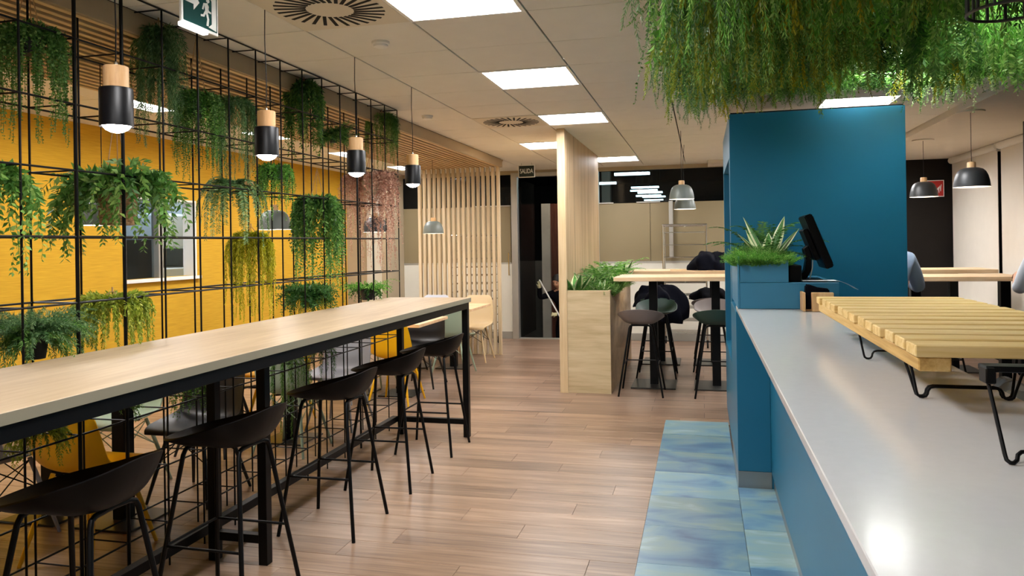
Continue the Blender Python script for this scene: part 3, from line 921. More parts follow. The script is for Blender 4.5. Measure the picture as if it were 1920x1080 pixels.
# ================================================================== SEATING AREA
def chair_shell(th=.008):
    prof = [(.225, .418), (.212, .438), (.15, .440), (.06, .428), (-.04, .422), (-.12, .428), (-.165, .452), (-.19, .505), (-.205, .58), (-.222, .67), (-.238, .75), (-.250, .805), (-.256, .825)]
    hw = [.19, .205, .222, .232, .235, .232, .228, .226, .222, .214, .20, .175, .135]
    lift = [0, .004, .018, .036, .05, .055, .055, .05, .045, .036, .026, .014, .004]
    fine = 3
    U = np.linspace(0, len(prof) - 1, (len(prof) - 1) * fine + 1)
    ip = np.arange(len(prof))
    py = np.interp(U, ip, [p[0] for p in prof]); pz = np.interp(U, ip, [p[1] for p in prof])
    ww = np.interp(U, ip, hw); lf = np.interp(U, ip, lift)
    for a in (py, pz, ww, lf):
        for _ in range(2):
            a[1:-1] = (a[:-2] + 2 * a[1:-1] + a[2:]) / 4
    ty = np.gradient(py); tz = np.gradient(pz)
    ln = np.hypot(ty, tz); ny, nz = tz / ln, -ty / ln      # inside of the bowl
    nv = 19
    P = np.zeros((len(U), nv, 3))
    for j in range(nv):
        v = -1 + 2 * j / (nv - 1)
        e = abs(v) ** 2.6
        P[:, j, 0] = ww * v * (1 - .04 * e)
        P[:, j, 1] = py + ny * lf * e
        P[:, j, 2] = pz + nz * lf * e
    return MB().sheet(P, th)
def make_chair(colour):
    m = M_chair[colour]
    t = thing('shell_chair', colour, 'chair', group='plastic shell chairs in the seating area')
    part('shell', chair_shell(), m, t, ang=60)
    top = {}
    for sx in (-1, 1):
        for sy in (-1, 1):
            a = Vector((sx * .115, sy * .11 - .01, .418)); b = Vector((sx * .205, sy * .215 - .02, 0))
            part('leg', MB().tube([a, a.lerp(b, .5), b], [.0115, .0125, .009], 10), m, t)
            top[(sx, sy)] = (a, b)
    br = MB()
    for (p, q) in (((-1, -1), (1, -1)), ((-1, 1), (1, 1)), ((-1, -1), (-1, 1)), ((1, -1), (1, 1))):
        for (s, e) in ((p, q), (q, p)):
            br.tube([top[s][0].lerp(top[s][1], .42), top[e][0].lerp(top[e][1], .02)], .0035, 6)
    part('wire_brace', br, m if colour in ('yellow', 'mint') else M_black, t)
    part('seat_bracket', MB().obox((0, -.01, .415), (.25, .03, .008), (0, 0, .75)).obox((0, -.01, .415), (.25, .03, .008), (0, 0, -.75)), M_black, t)
    return t
def small_table(label, x0, x1, y, loc):
    t = thing('cafe_table', label, 'table', (loc[0], loc[1], 0), group='cafe tables in the seating area')
    part('tabletop', MB().box(x0, x1, y - .42, y + .42, .715, .745), M_oakx, t, world=True, bevel=.002)
    for x in (x1 - .36, x0 + .36):
        part('column', MB().box(x - .04, x + .04, y - .04, y + .04, .012, .70), M_black, t, world=True, bevel=.002)
        part('base_plate', MB().box(x - .18, x + .18, y - .18, y + .18, 0, .012), plain('plate_dark', '#2b2b2a', .4, .3) if 'M_plate' not in globals() else M_plate, t, world=True, bevel=.002)
        part('top_bracket', MB().box(x - .14, x + .14, y - .03, y + .03, .70, .714), M_black, t, world=True)
    return t
M_plate = plain('plate_dark', '#34332f', .35, .3, vary=.05)
ROWS = [(3.585, -2.77), (5.36, -2.77), (7.2, -2.6), (8.88, -2.6)]
RN = ['nearest the camera', 'second from the camera', 'third from the camera', 'by the slat screen']
for (y, x1), nm in zip(ROWS, RN):
    small_table('wood cafe table on two black pedestals behind the trellis, ' + nm, x1 - 1.2, x1, y, (x1 - .6, y))
chairs0 = {}
chair_spots = [
    ('yellow', -2.95, 3.17, 0, 'bright yellow shell chair nearest the camera, its back to the camera'),
    ('grey', -3.55, 3.17, 0, 'grey shell chair at the left edge beside the nearest yellow chair'),
    ('black', -2.98, 4.02, math.pi, 'black shell chair facing the camera across the nearest cafe table'),
    ('mint', -3.58, 4.05, math.pi, 'mint shell chair facing the camera across the nearest cafe table'),
    ('mint', -2.955, 5.1, 0, 'mint shell chair with its back to the camera behind the middle stool'),
    ('black', -3.5, 4.98, 0, 'black shell chair with its back to the camera left of the mint chair'),
    ('grey', -2.95, 5.82, math.pi, 'grey shell chair facing the camera at the second cafe table'),
    ('yellow', -3.5, 5.82, math.pi, 'yellow shell chair facing the camera at the second cafe table'),
    ('yellow', -2.85, 6.83, 0, 'yellow shell chair behind the fourth stool, its back to the camera'),
    ('grey', -3.42, 6.83, 0, 'grey shell chair left of the farther yellow chair'),
    ('black', -2.92, 7.66, math.pi, 'black shell chair facing the camera at the third cafe table'),
    ('mint', -3.5, 7.66, math.pi, 'mint shell chair facing the camera at the third cafe table'),
    ('mint', -2.81, 8.44, 0, 'pale mint shell chair behind the far end of the high table'),
    ('black', -3.42, 8.44, 0, 'black shell chair with its back to the camera at the table by the slat screen'),
    ('cream', -2.86, 9.42, math.pi, 'cream shell chair facing the camera in front of the slat screen'),
    ('bluegrey', -3.45, 9.42, math.pi, 'pale blue-grey shell chair against the slat screen'),
]
for col, x, y, rz, lab in chair_spots:
    if col not in chairs0:
        o = chairs0[col] = make_chair(col)
    else:
        o = copy_tree(chairs0[col])
    o.location = (x, y, 0); o.rotation_euler = (0, 0, rz); o['label'] = lab

# ---- pendants
def cyl_pendant(label, x, y):
    zt = 2.152
    t = thing('cylinder_pendant', label, 'lamp', (x, y, zt - .215), group='black cylinder pendants over the high table')
    part('shade', MB().lathe([(.050, 1.945), (.0565, 1.937), (.0565, 2.068), (.054, 2.074), (.0, 2.074)], 32, (x, y, 0), caps=False), M_lamp_black, t, world=True)
    part('wood_cap', MB().lathe([(.0, 2.074), (.0425, 2.074), (.0425, 2.149), (.040, 2.152), (.0, 2.152)], 32, (x, y, 0), caps=False), M_lampwood, t, world=True)
    part('inner_sleeve', MB().lathe([(.050, 1.945), (.050, 2.05), (.0, 2.05)], 32, (x, y, 0), caps=False), M_lampin, t, world=True)
    part('bulb', MB().lathe([(.0, 1.914), (.02, 1.918), (.038, 1.928), (.0485, 1.942), (.047, 1.965), (.02, 2.0), (.0, 2.01)], 24, (x, y, 0), caps=False), M_bulb, t, world=True)
    part('cord', MB().tube([(x, y, 2.152), (x + .003, y, 2.3), (x - .003, y, 2.5), (x, y, H)], .0025, 6), M_black, t, world=True)
    part('cable_grip', MB().lathe([(.006, 2.152), (.006, 2.165), (.003, 2.17)], 12, (x, y, 0)), M_chrome, t, world=True)
for y, lab in ((2.306, 'nearest black cylinder pendant lamp with a wooden cap'), (3.277, 'second black cylinder pendant lamp with a wooden cap'),
               (4.256, 'third black cylinder pendant lamp with a wooden cap'), (5.188, 'farthest black cylinder pendant lamp with a wooden cap')):
    cyl_pendant(lab, -2.02, y)

def dome_pendant(label, x, y, zb, d, mat, ceil=H, rose=False, sway=0):
    t = thing('dome_pendant', label, 'lamp', (x, y, zb), group='dome pendants over the tables')
    k = d / .256
    prof = [(.128, 0), (.127, .012), (.122, .05), (.112, .09), (.098, .12), (.078, .14), (.05, .15), (.0, .152)]
    part('shade', MB().lathe([(r * k, z * k) for r, z in prof], 36, caps=False), mat, t)
    part('liner', MB().lathe([(.1275 * k, .0), (.124 * k, .004 * k)] + [((r - .005) * k, (z - .004) * k) for r, z in prof[2:-1]] + [(0, .146 * k)], 36, caps=False), M_lampin, t)
    part('wood_cap', MB().lathe([(.0, .15 * k), (.03 * k, .15 * k), (.03 * k, .188 * k), (.026 * k, .195 * k), (0, .195 * k)], 24, caps=False), M_lampwood, t)
    part('bulb', MB().lathe([(.0, .02), (.02, .024), (.032, .04), (.03, .06), (.015, .085), (.014, .13), (0, .13)], 20, caps=False), M_bulb, t)
    part('cord', MB().tube([(0, 0, .195 * k), (sway, 0, ceil - zb - .25), (0, 0, ceil - zb)], .0025, 6), M_black, t)
    if rose:
        part('ceiling_rose', MB().lathe([(.11, ceil - zb - .012), (.11, ceil - zb), ], 32), M_plaster, t)
dome_pendant('grey dome pendant half hidden behind the wicker basket plant', -3.24, 3.58, 1.635, .256, M_lamp_grey, 2.61)
dome_pendant('grey dome pendant seen through the trellis above the second cafe table', -3.24, 5.35, 1.635, .256, M_lamp_grey, 2.61)
dome_pendant('dark dome pendant behind the pink trailing plant', -3.22, 7.2, 1.635, .256, M_lamp_dark, 2.61)
dome_pendant('grey-green dome pendant hanging in front of the slat screen', -3.2, 8.88, 1.635, .256, M_lamp_grey, 2.61)
dome_pendant('grey dome pendant nearer of the two over the high tables by the planter', -.195, 8.11, 1.93, .256, M_lamp_grey)
dome_pendant('grey dome pendant behind the other over the high tables by the planter', -.188, 9.31, 1.875, .256, M_lamp_grey, sway=-.02)
dome_pendant('charcoal dome pendant nearer the camera on the window side', 2.27, 7.36, 1.925, .285, M_lamp_dark, 2.58, True)
dome_pendant('charcoal dome pendant in front of the red sign on the dark wall', 2.40, 9.33, 1.945, .285, M_lamp_dark, 2.58, True)

# ================================================================== HIGH TABLES BEHIND THE PLANTER AND ON THE WINDOW SIDE
def bar_table(label, x0, x1, y0, y1, cols, z=1.14):
    t = thing('bar_table', label, 'table', ((x0 + x1) / 2, (y0 + y1) / 2, 0), group='high bar tables')
    ym = (y0 + y1) / 2
    part('tabletop', MB().box(x0, x1, y0, y1, z - .042, z), M_oakx, t, world=True, bevel=.003)
    for x in cols:
        part('column', MB().box(x - .042, x + .042, ym - .042, ym + .042, .012, z - .05), M_black, t, world=True, bevel=.003)
        part('base_plate', MB().box(x - .225, x + .225, ym - .26, ym + .26, 0, .014), M_plate, t, world=True, bevel=.003)
        part('top_bracket', MB().box(x - .2, x + .2, ym - .04, ym + .04, z - .05, z - .043), M_black, t, world=True)
bar_table('light-wood high table behind the planter, nearer of the pair', -.872, .5, 7.74, 8.46, (-.5, .13))
bar_table('light-wood high table behind the planter, farther of the pair', -.872, .5, 9.3, 10.0, (-.5, .13))
bar_table('light-wood high table on the window side, nearer of the pair', 1.5, 2.79, 7.6, 8.25, (1.95, 2.70))
bar_table('light-wood high table on the window side in front of the dark wall', 1.75, 3.1, 9.25, 9.9, (2.1, 2.75))
HS = [('grey', -.592, 7.63, -math.pi / 2, 'taupe bar stool nearest the planter with its back to the camera'),
      ('green', .13, 7.64, -math.pi / 2, 'dark green bar stool beside the blue tower with its back to the camera'),
      ('green', -.5, 8.62, math.pi / 2, 'dark green bar stool facing the camera at the nearer high table'),
      ('grey', .13, 8.66, math.pi / 2, 'taupe bar stool facing the camera at the nearer high table'),
      ('green', -.52, 9.16, -math.pi / 2, 'dark green bar stool holding a navy jacket by the planter'),
      ('grey', .1, 9.14, -math.pi / 2, 'taupe bar stool at the farther high table near the tower'),
      ('green', .1, 10.15, math.pi / 2, 'dark green bar stool holding a black bag at the farther table'),
      ('grey', 2.28, 9.1, -math.pi / 2, 'taupe bar stool under the far window-side table'),
      ('green', 2.28, 8.42, math.pi / 2, 'dark green bar stool between the two window-side tables'),
      ('green', 1.6, 7.2, -math.pi / 2, 'bar stool under the person in the light blue shirt'),
      ('green', 2.78, 6.95, -math.pi / 2, 'bar stool under the person in the pale grey shirt')]
s_proto = {}
for col, x, y, rz, lab in HS:
    if col not in s_proto:
        o = s_proto[col] = stool('counter_stool', M_stoolgrey if col == 'grey' else M_stoolgreen, M_black, lab, 'coloured bar stools at the small high tables')
    else:
        o = copy_tree(s_proto[col])
    o.location = (x, y, 0); o.rotation_euler = (0, 0, rz); o['label'] = lab

# cloth lumps: jackets and bag
def cloth(name, label, cat, loc, size, seed, mat, fold=.25, droop=0.0):
    rgn = np.random.default_rng(seed)
    nu, nv = 26, 40
    ph = rgn.uniform(0, 6.28, 8)
    vs, fs = [], []
    for i in range(nu + 1):
        th = math.pi * .5 * i / nu
        for j in range(nv):
            a = 2 * math.pi * j / nv
            k = 1 + fold * (.5 * math.sin(3 * a + ph[0] + 2 * th) + .35 * math.sin(7 * a + ph[1] - 3 * th) + .2 * math.sin(13 * a + ph[2]))
            r = math.sin(th) ** .75 * k
            z = max(0.0, math.cos(th)) ** .8 * (1 + .25 * math.sin(4 * a + ph[3]) * math.sin(2 * th)) + .05 * math.sin(9 * a + 6 * th + ph[4])
            z -= droop * max(0, math.sin(a + ph[5])) * (th / 1.57) ** 3
            vs.append((size[0] * r * math.cos(a), size[1] * r * math.sin(a), size[2] * max(z, -droop)))
    for i in range(nu):
        for j in range(nv):
            fs.append((i * nv + j, i * nv + (j + 1) % nv, (i + 1) * nv + (j + 1) % nv, (i + 1) * nv + j))
    o = link(name, MB().add(vs, fs).mesh(name, mat, ang=80), None, loc)
    tag(o, label, cat)
    return o
cloth('jacket', 'crumpled navy jacket lying on the farther high table beside the tower', 'jacket', (.12, 9.62, 1.142), (.27, .24, .2), 3, M_navy)
cloth('jacket', 'navy jacket draped over the stool by the planter', 'jacket', (-.5, 9.16, .74), (.30, .26, .22), 5, M_navy, droop=.9)
cloth('bag', 'small black bag on the stool near the tower at the farther table', 'bag', (.1, 10.1, .74), (.24, .2, .14), 8, M_trouser)
# pale cap / paper on the far table
tag(link('paper_napkin', MB().prism([(-.1, -.03), (.02, -.06), (.1, -.02), (.08, .05), (-.05, .04)], 2, 0, .012).mesh('paper_napkin', plain('napkin_tan', '#d9b58c', .8), bevel=.003), None, (-.28, 9.5, 1.142)), 'crumpled tan paper on the farther high table next to the navy jacket', 'paper')

# ---- wheeled wire racks
def rack(label, x0, x1, y0, y1, z1, nshelf, seed):
    t = thing('tray_rack', label, 'rack', ((x0 + x1) / 2, (y0 + y1) / 2, 0), group='wheeled metal racks at the back')
    for x in (x0, x1):
        for y in (y0, y1):
            part('post', MB().tube([(x, y, .1), (x, y, z1)], .013, 10), M_chrome, t, world=True)
            part('castor', MB().tube([(x - .012, y, .045), (x + .012, y, .045)], .045, 14).box(x - .016, x + .016, y - .02, y + .02, .08, .11), M_black, t, world=True)
    part('top_frame', MB().tube([(x0, y0, z1), (x1, y0, z1)], .016, 10).tube([(x0, y1, z1), (x1, y1, z1)], .016, 10).tube([(x0, y0, z1), (x0, y1, z1)], .016, 10).tube([(x1, y0, z1), (x1, y1, z1)], .016, 10), M_chrome, t, world=True)
    for k in range(nshelf):
        z = .2 + (z1 - .3) * k / (nshelf - 1)
        m = MB()
        for q in range(5):
            yy = y0 + (y1 - y0) * q / 4
            m.tube([(x0, yy, z), (x1, yy, z)], .004, 6)
        for x in (x0, (x0 + x1) / 2, x1):
            m.tube([(x, y0, z), (x, y1, z)], .004, 6)
        part('wire_shelf', m, M_chrome, t, world=True)
rack('chrome wheeled wire rack standing against the tan partition behind the high tables', -.53, .06, 10.95, 11.4, 1.72, 9, 1)
rack('chrome wheeled wire rack half hidden behind the slat screen', -3.55, -2.98, 10.6, 11.1, 1.62, 12, 2)
# upright aluminium post on the partition and the door closer strip
struct('trim_2', MB().box(-.47, -.41, 11.60, 11.67, 1.25, 2.1), M_alu, bevel=.003)
struct('trim_3', MB().box(.62, .66, 11.62, 11.67, 1.7, 2.08), M_alu, bevel=.003)

# ---- linear lamps in the dark hall beyond the glass
LLAB = ['long cool-white linear lamp highest behind the dark glass', 'cool-white linear lamp beside the ribbed wood panel behind the dark glass'] + [w_ + ' short linear lamp of the stacked cluster behind the dark glass' for w_ in ('topmost', 'second', 'third', 'fourth', 'fifth', 'lowest')]
LAMPS = ((-1.531, -.896, 2.73, 14, .036), (-1.9, -1.5, 2.575, 14.02, .03), (-1.23, -.735, 2.478, 14, .022), (-1.25, -.76, 2.425, 14.05, .02), (-1.115, -.672, 2.382, 14, .022), (-1.15, -.7, 2.327, 14.05, .02), (-1.03, -.62, 2.302, 14, .018), (-1.0, -.66, 2.245, 14.0, .016))  # last entry is a reflection on the film, built as a glowing tube
k = 0
for x0, x1, z, y, hh in LAMPS:
    t = thing('linear_lamp', LLAB[k], 'lamp', ((x0 + x1) / 2, y, z), group='linear lamps in the dark hall')
    part('tube', MB().box(x0, x1, y - .03, y + .03, z - hh * .7, z + hh * .7), M_led, t, world=True, bevel=.004)
    part('suspension_wire', MB().tube([(x0 + .1, y, z + .02), (x0 + .1, y, 3.0)], .002, 5).tube([(x1 - .1, y, z + .02), (x1 - .1, y, 3.0)], .002, 5), M_black, t, world=True)
    k += 1
# ================================================================== SIGNS
def text_mesh(s, size, mat, ext=.001):
    cu = bpy.data.curves.new('lettering', 'FONT')
    cu.body = s; cu.size = size; cu.align_x = 'CENTER'; cu.align_y = 'CENTER'; cu.extrude = ext
    cu.offset = .004 * size
    o = bpy.data.objects.new('tmp', cu); COL.objects.link(o)
    me = bpy.data.meshes.new_from_object(o.evaluated_get(bpy.context.evaluated_depsgraph_get()))
    bpy.data.objects.remove(o)
    me.materials.clear(); me.materials.append(mat)
    me.name = 'lettering'
    return me
# running-man exit sign: plate along Y facing the aisle; local a = +Y (towards the far end), b = Z
S = thing('exit_sign', 'green and white emergency exit sign with an arrow and a running figure', 'sign', (-1.98, 2.72, 2.64))
sy0, sy1, sz0, sz1 = 2.62, 2.845, 2.402, 2.565
part('plate', MB().box(-1.99, -1.98, sy0 - .006, sy1 + .006, sz0 - .006, sz1), M_signwhite, S, world=True, bevel=.001)
part('green_field', MB().box(-1.98, -1.9785, sy0 + .006, sy1 - .004, sz0 + .006, sz1 - .006), M_signgreen, S, world=True)
part('light_bar', MB().box(-1.995, -1.965, sy0 - .01, sy1 - .08, sz0 - .022, sz0 - .004), emit('sign_light', '#ffffff', 1.2), S, world=True, bevel=.003)
part('ceiling_mount', MB().box(-2.0, -1.97, sy0 + .03, sy1 - .03, 2.56, 2.638), M_white, S, world=True)
def sp(poly, name):      # poly in 0..1 of the sign face
    pts = [(sy0 + (sy1 - sy0) * a, sz0 + (sz1 - sz0) * b) for a, b in poly]
    part(name, MB().prism(pts, 0, -1.9784, -1.9772), M_signwhite, S, world=True, smooth=False)
sp([(.06, .70), (.30, .70), (.30, .84), (.46, .61), (.30, .38), (.30, .52), (.06, .52)], 'arrow')
sp([(.72, .10), (.95, .06), (.95, .95), (.66, .95), (.76, .86), (.82, .80), (.82, .20)], 'door_symbol')
FIG = [[(.66, .78), (.70, .82), (.75, .80), (.755, .74), (.71, .70), (.665, .73)],
       [(.60, .66), (.69, .70), (.735, .62), (.70, .42), (.64, .40), (.62, .55)],
       [(.54, .50), (.58, .66), (.64, .68), (.63, .63), (.60, .61), (.575, .49)],
       [(.70, .62), (.735, .52), (.80, .50), (.80, .46), (.71, .47), (.68, .56)],
       [(.64, .42), (.60, .32), (.50, .30), (.50, .35), (.57, .37), (.62, .48)],
       [(.65, .42), (.71, .42), (.74, .30), (.72, .12), (.66, .12), (.685, .29)]]
for i, f in enumerate(FIG):
    sp(f, ['figure_head', 'figure_body', 'figure_arm', 'figure_arm', 'figure_leg', 'figure_leg'][i])
# SALIDA
S2 = thing('salida_sign', 'dark green sign with the white word SALIDA hanging over the doorway', 'sign', (-2.40, 10.6, 2.6))
part('plate', MB().box(-2.525, -2.285, 10.6, 10.615, 2.435, 2.61), M_signwhite, S2, world=True, bevel=.002)
part('field', MB().box(-2.515, -2.295, 10.597, 10.6, 2.445, 2.60), M_signdark, S2, world=True)
lt = link('lettering', text_mesh('SALIDA', .075, M_signwhite), S2, (-.005, -.0045, -.078), (math.pi / 2, 0, 0))
lt.scale = (.78, 1.25, 1)
part('hanger', MB().tube([(-2.48, 10.607, 2.61), (-2.48, 10.607, 2.64)], .003, 6).tube([(-2.33, 10.607, 2.61), (-2.33, 10.607, 2.64)], .003, 6), M_alu, S2, world=True)
# red fire hose sign on the dark wall
S3 = thing('fire_sign', 'square red and white fire hose sign on the dark wall', 'sign', (3.15, 11.69, 2.17))
part('plate', MB().box(3.04, 3.26, 11.68, 11.69, 2.055, 2.285), M_signwhite, S3, world=True)
part('red_field', MB().box(3.05, 3.25, 11.677, 11.68, 2.065, 2.275), M_red, S3, world=True)
hm = MB()
hm.tube([(3.10 + .028 * math.cos(a * .4), 11.676, 2.2 + .028 * math.sin(a * .4)) for a in range(16)], .007, 6, closed=True)
hm.tube([(3.10, 11.676, 2.17), (3.115, 11.676, 2.12), (3.15, 11.676, 2.09)], .006, 6)
part('hose_symbol', hm, M_signwhite, S3, world=True)
fm = MB()
for q in range(3):
    fm.tube([(3.175 + q * .02, 11.676, 2.09 + q * .02), (3.165 + q * .025, 11.676, 2.14 + q * .02), (3.19 + q * .018, 11.676, 2.19 + q * .018)], [.004, .008, .003], 6)
part('flame_symbol', fm, M_signwhite, S3, world=True)

# ================================================================== ON THE COUNTER
# slatted wooden display board on wire feet
P = thing('slatted_board', 'slatted pine display board standing on bent black wire feet on the counter', 'display board', (.75, 2.75, 1.09))
NSL = 13
pitch = (3.52 - 1.94 - .09) / (NSL - 1)
sm = MB().box(-.275, .275, -.045, .045, -.014, .014).mesh('slat', M_pallet, bevel=.0025)
for k in range(NSL):
    link('slat', sm, P, (.755 + .003 * ((k * 7) % 3 - 1) - .75, 1.985 + k * pitch - 2.75, 1.236 - 1.09))
for x in (.485, .95):
    part('runner', MB().box(x, x + .07, 1.95, 3.51, 1.188, 1.222), wood('runner_pine', '#b48c4a', '#d2ab66', '#e2c284', (22, 1, 22), .6) if x < .5 else M_pallet, P, world=True, bevel=.003)
def wire_leg(y, ytop):
    zf = 1.0945
    L = [(.503, ytop, 1.195), (.512, (y + ytop) / 2, 1.16), (.524, y, 1.108), (.5265, y, 1.0995), (.532, y, zf + .0008), (.539, y, zf), (.5455, y, zf + .002), (.5495, y, 1.103), (.551, y, 1.111), (.556, y, 1.1185), (.566, y, 1.121)]
    R = [(1.27 - p[0], p[1], p[2]) for p in L][::-1]
    return MB().tube(L + R, .0035, 8)
for y in (2.13, 2.78):
    part('wire_foot', wire_leg(y, y - .025), M_black, P, world=True)
    if y < 2.5:
        part('wire_foot', wire_leg(y + .017, y + .045), M_black, P, world=True)
W = thing('wire_stand', 'black wire stand at the right edge in front of the slatted board', 'stand', (.7, 1.62, 1.09))
part('top_bar', MB().box(.53, .755, 1.655, 1.70, 1.236, 1.248), M_black, W, world=True, bevel=.002)
part('hinge', MB().box(.527, .545, 1.645, 1.685, 1.215, 1.246), M_black, W, world=True, bevel=.002)
zf = 1.0945
part('leg', MB().tube([(.535, 1.665, 1.225), (.531, 1.61, 1.165), (.525, 1.55, 1.106), (.525, 1.542, 1.098), (.529, 1.537, zf), (.535, 1.537, zf), (.541, 1.54, 1.099), (.544, 1.545, 1.107), (.551, 1.548, 1.112), (.565, 1.55, 1.1125), (.72, 1.55, 1.1125), (.734, 1.548, 1.112), (.741, 1.545, 1.107), (.744, 1.54, 1.099), (.75, 1.537, zf), (.756, 1.537, zf), (.76, 1.542, 1.098), (.76, 1.55, 1.106), (.755, 1.61, 1.165), (.75, 1.665, 1.236)], .0038, 8), M_black, W, world=True)
part('hinge', MB().box(.738, .756, 1.645, 1.685, 1.215, 1.246), M_black, W, world=True, bevel=.002)
# lower work shelf with plastic-wrapped goods behind the counter
B = thing('back_shelf', 'dark low work shelf behind the serving counter', 'shelf', (1.0, 2.2, 0))
part('top', MB().box(.80, 1.2, .3, 3.3, .86, .90), M_black, B, world=True, bevel=.003)
part('body', MB().box(.82, 1.18, .3, 3.3, 0, .86), M_blackp, B, world=True)
cloth('plastic_bag', 'clear crumpled plastic bag with dark goods behind the counter edge', 'bag', (.93, 2.45, .903), (.17, .33, .14), 12, M_plastic, fold=.4)
cloth('black_parcel', 'black wrapped parcel inside the clear plastic behind the counter', 'parcel', (.95, 2.3, .903), (.12, .2, .09), 13, M_navy, fold=.3)
tag(link('cleaning_bottle', MB().lathe([(.0, 0), (.04, 0), (.042, .02), (.042, .12), (.02, .16), (.018, .19), (.0, .19)], 20, caps=False).mesh('cleaning_bottle', plain('bright_blue', '#1272d6', .3)), None, (.93, 2.02, .902)), 'small bright blue bottle beside the clear plastic bag', 'bottle')
# monitor of the till
MO = thing('till_monitor', 'black touch-screen till monitor seen from the side on its stand', 'monitor', (.62, 4.95, 1.248))
R = Euler((0, 0, 0)).to_matrix()
tilt = Matrix.Rotation(math.radians(-21), 3, 'Y')
cx, cz = .675, 1.485
part('housing', MB().obox((cx, 4.98, cz), (.045, .30, .34), tilt), M_blackp, MO, world=True, bevel=.006, seg=2)
part('rear_bulge', MB().obox((cx - .035, 4.98, cz - .02), (.03, .2, .2), tilt), M_blackp, MO, world=True, bevel=.006)
part('screen', MB().obox((cx + .0232, 4.98, cz + .009), (.002, .27, .30), tilt), M_screen, MO, world=True)
stand_pts = [(.52, 1.25), (.535, 1.262), (.575, 1.275), (.605, 1.31), (.615, 1.37), (.60, 1.44), (.625, 1.46), (.645, 1.40), (.645, 1.31), (.62, 1.265), (.60, 1.25)]
part('stand', MB().prism(stand_pts, 1, 4.93, 5.03), M_blackp, MO, world=True, bevel=.003)
part('base', MB().box(.50, .70, 4.86, 5.10, 1.2475, 1.258), M_blackp, MO, world=True, bevel=.003)
part('back_box', MB().box(.497, .57, 4.78, 5.06, 1.2475, 1.345), M_blackp, MO, world=True, bevel=.006)
part('cable', MB().tube([(.65, 4.92, 1.37), (.64, 4.86, 1.33), (.63, 4.85, 1.29), (.625, 4.87, 1.262)], .003, 6), plain('cable_white', '#b8ac98', .6), MO, world=True)
tag(link('paper_sheet', MB().sheet(np.array([[(.57 + .3 * u, 4.735 + .13 * v, 1.2505 + (.004 if u < .62 else .004 - .22 * (u - .62) ** 1.5)) for v in (0, .5, 1)] for u in np.linspace(0, 1, 14)]), .001).mesh('paper_sheet', M_paper), None), 'white sheet of paper curling over the edge of the till podium', 'paper')
NB = thing('napkin_box', 'small open wooden box holding a black pouch on the counter end', 'box', (.63, 4.62, 1.091))
part('front_block', MB().box(.596, .71, 4.56, 4.60, 1.091, 1.197), M_lampwood, NB, world=True, bevel=.002)
part('side', MB().box(.548, .562, 4.56, 4.7, 1.091, 1.198), M_lampwood, NB, world=True, bevel=.002)
part('floor_board', MB().box(.562, .71, 4.60, 4.7, 1.091, 1.10), M_lampwood, NB, world=True)
tag(link('black_pouch', MB().prism([(.566, 1.101), (.693, 1.101), (.695, 1.215), (.64, 1.222), (.59, 1.24), (.572, 1.235)], 1, 4.604, 4.69).mesh('black_pouch', M_navy, bevel=.006, seg=2), None), 'black cloth pouch standing in the wooden box', 'pouch')
# dark ring lamp frame at the top right corner
RG = thing('ring_chandelier', 'dark metal ring with short upright bars at the top right corner', 'lamp', (.72, 2.05, 2.03))
rx, ry, rz_, rr = .72, 2.05, 2.035, .09
ring = lambda z: [(rx + rr * math.cos(2 * math.pi * q / 40), ry + rr * math.sin(2 * math.pi * q / 40), z) for q in range(40)]
part('lower_ring', MB().tube(ring(rz_), .004, 8, closed=True), M_lamp_dark, RG, world=True)
part('upper_ring', MB().tube(ring(rz_ + .06), .004, 8, closed=True), M_lamp_dark, RG, world=True)
for q in range(14):
    a = 2 * math.pi * q / 14
    part('upright', MB().tube([(rx + rr * math.cos(a), ry + rr * math.sin(a), rz_), (rx + rr * math.cos(a), ry + rr * math.sin(a), rz_ + .06)], .004, 6), M_lamp_dark, RG, world=True)
part('cord', MB().tube([(rx + rr, ry, rz_ + .06), (rx, ry, rz_ + .2), (rx, ry, H)], .003, 6).tube([(rx - rr, ry, rz_ + .06), (rx, ry, rz_ + .2)], .003, 6), M_black, RG, world=True)
# ================================================================== PLANTS
def FM(kind, name, mat, seed, **kw):
    base = {
        'string': dict(lpow=1.5, n=110, rim=.07, length=(.15, .45), up=(-.1, .9), grav=34, wob=4.0, step=.0125, per=2, ll=.018, lw=.013, along=.3, droop=.1),
        'feather': dict(lpow=1.4, n=70, rim=.05, length=(.2, .42), up=(.0, .9), grav=26, wob=3.5, step=.011, per=4, ll=.034, lw=.0055, along=1.0, droop=.3),
        'willow': dict(lpow=1.4, n=90, rim=.06, length=(.25, .5), up=(.2, 1.0), grav=26, wob=3.0, step=.011, per=3, ll=.026, lw=.008, along=1.2, droop=.4),
        'fern': dict(n=26, rim=.03, length=(.2, .36), up=(.3, 1.4), grav=11, wob=.8, step=.009, per=2, ll=.04, lw=.012, along=.35, flat=True, droop=.15),
        'broad': dict(lpow=1.4, n=55, rim=.06, length=(.2, .42), up=(.0, 1.0), grav=18, wob=4.0, step=.02, per=2, ll=.06, lw=.027, along=.6, droop=.35, curl=.05),
        'tuft': dict(n=120, rim=.06, length=(.07, .16), up=(.7, 2.5), grav=4, wob=1.5, step=.012, per=2, ll=.04, lw=.007, along=1.3, droop=.0),
        'bush': dict(n=80, rim=.09, length=(.1, .2), up=(-.4, .8), grav=6, wob=3, step=.016, per=3, ll=.04, lw=.015, along=.6, droop=.2),
    }[kind].copy()
    base.update(kw)
    return foliage_mesh(name, mat, seed, **base)

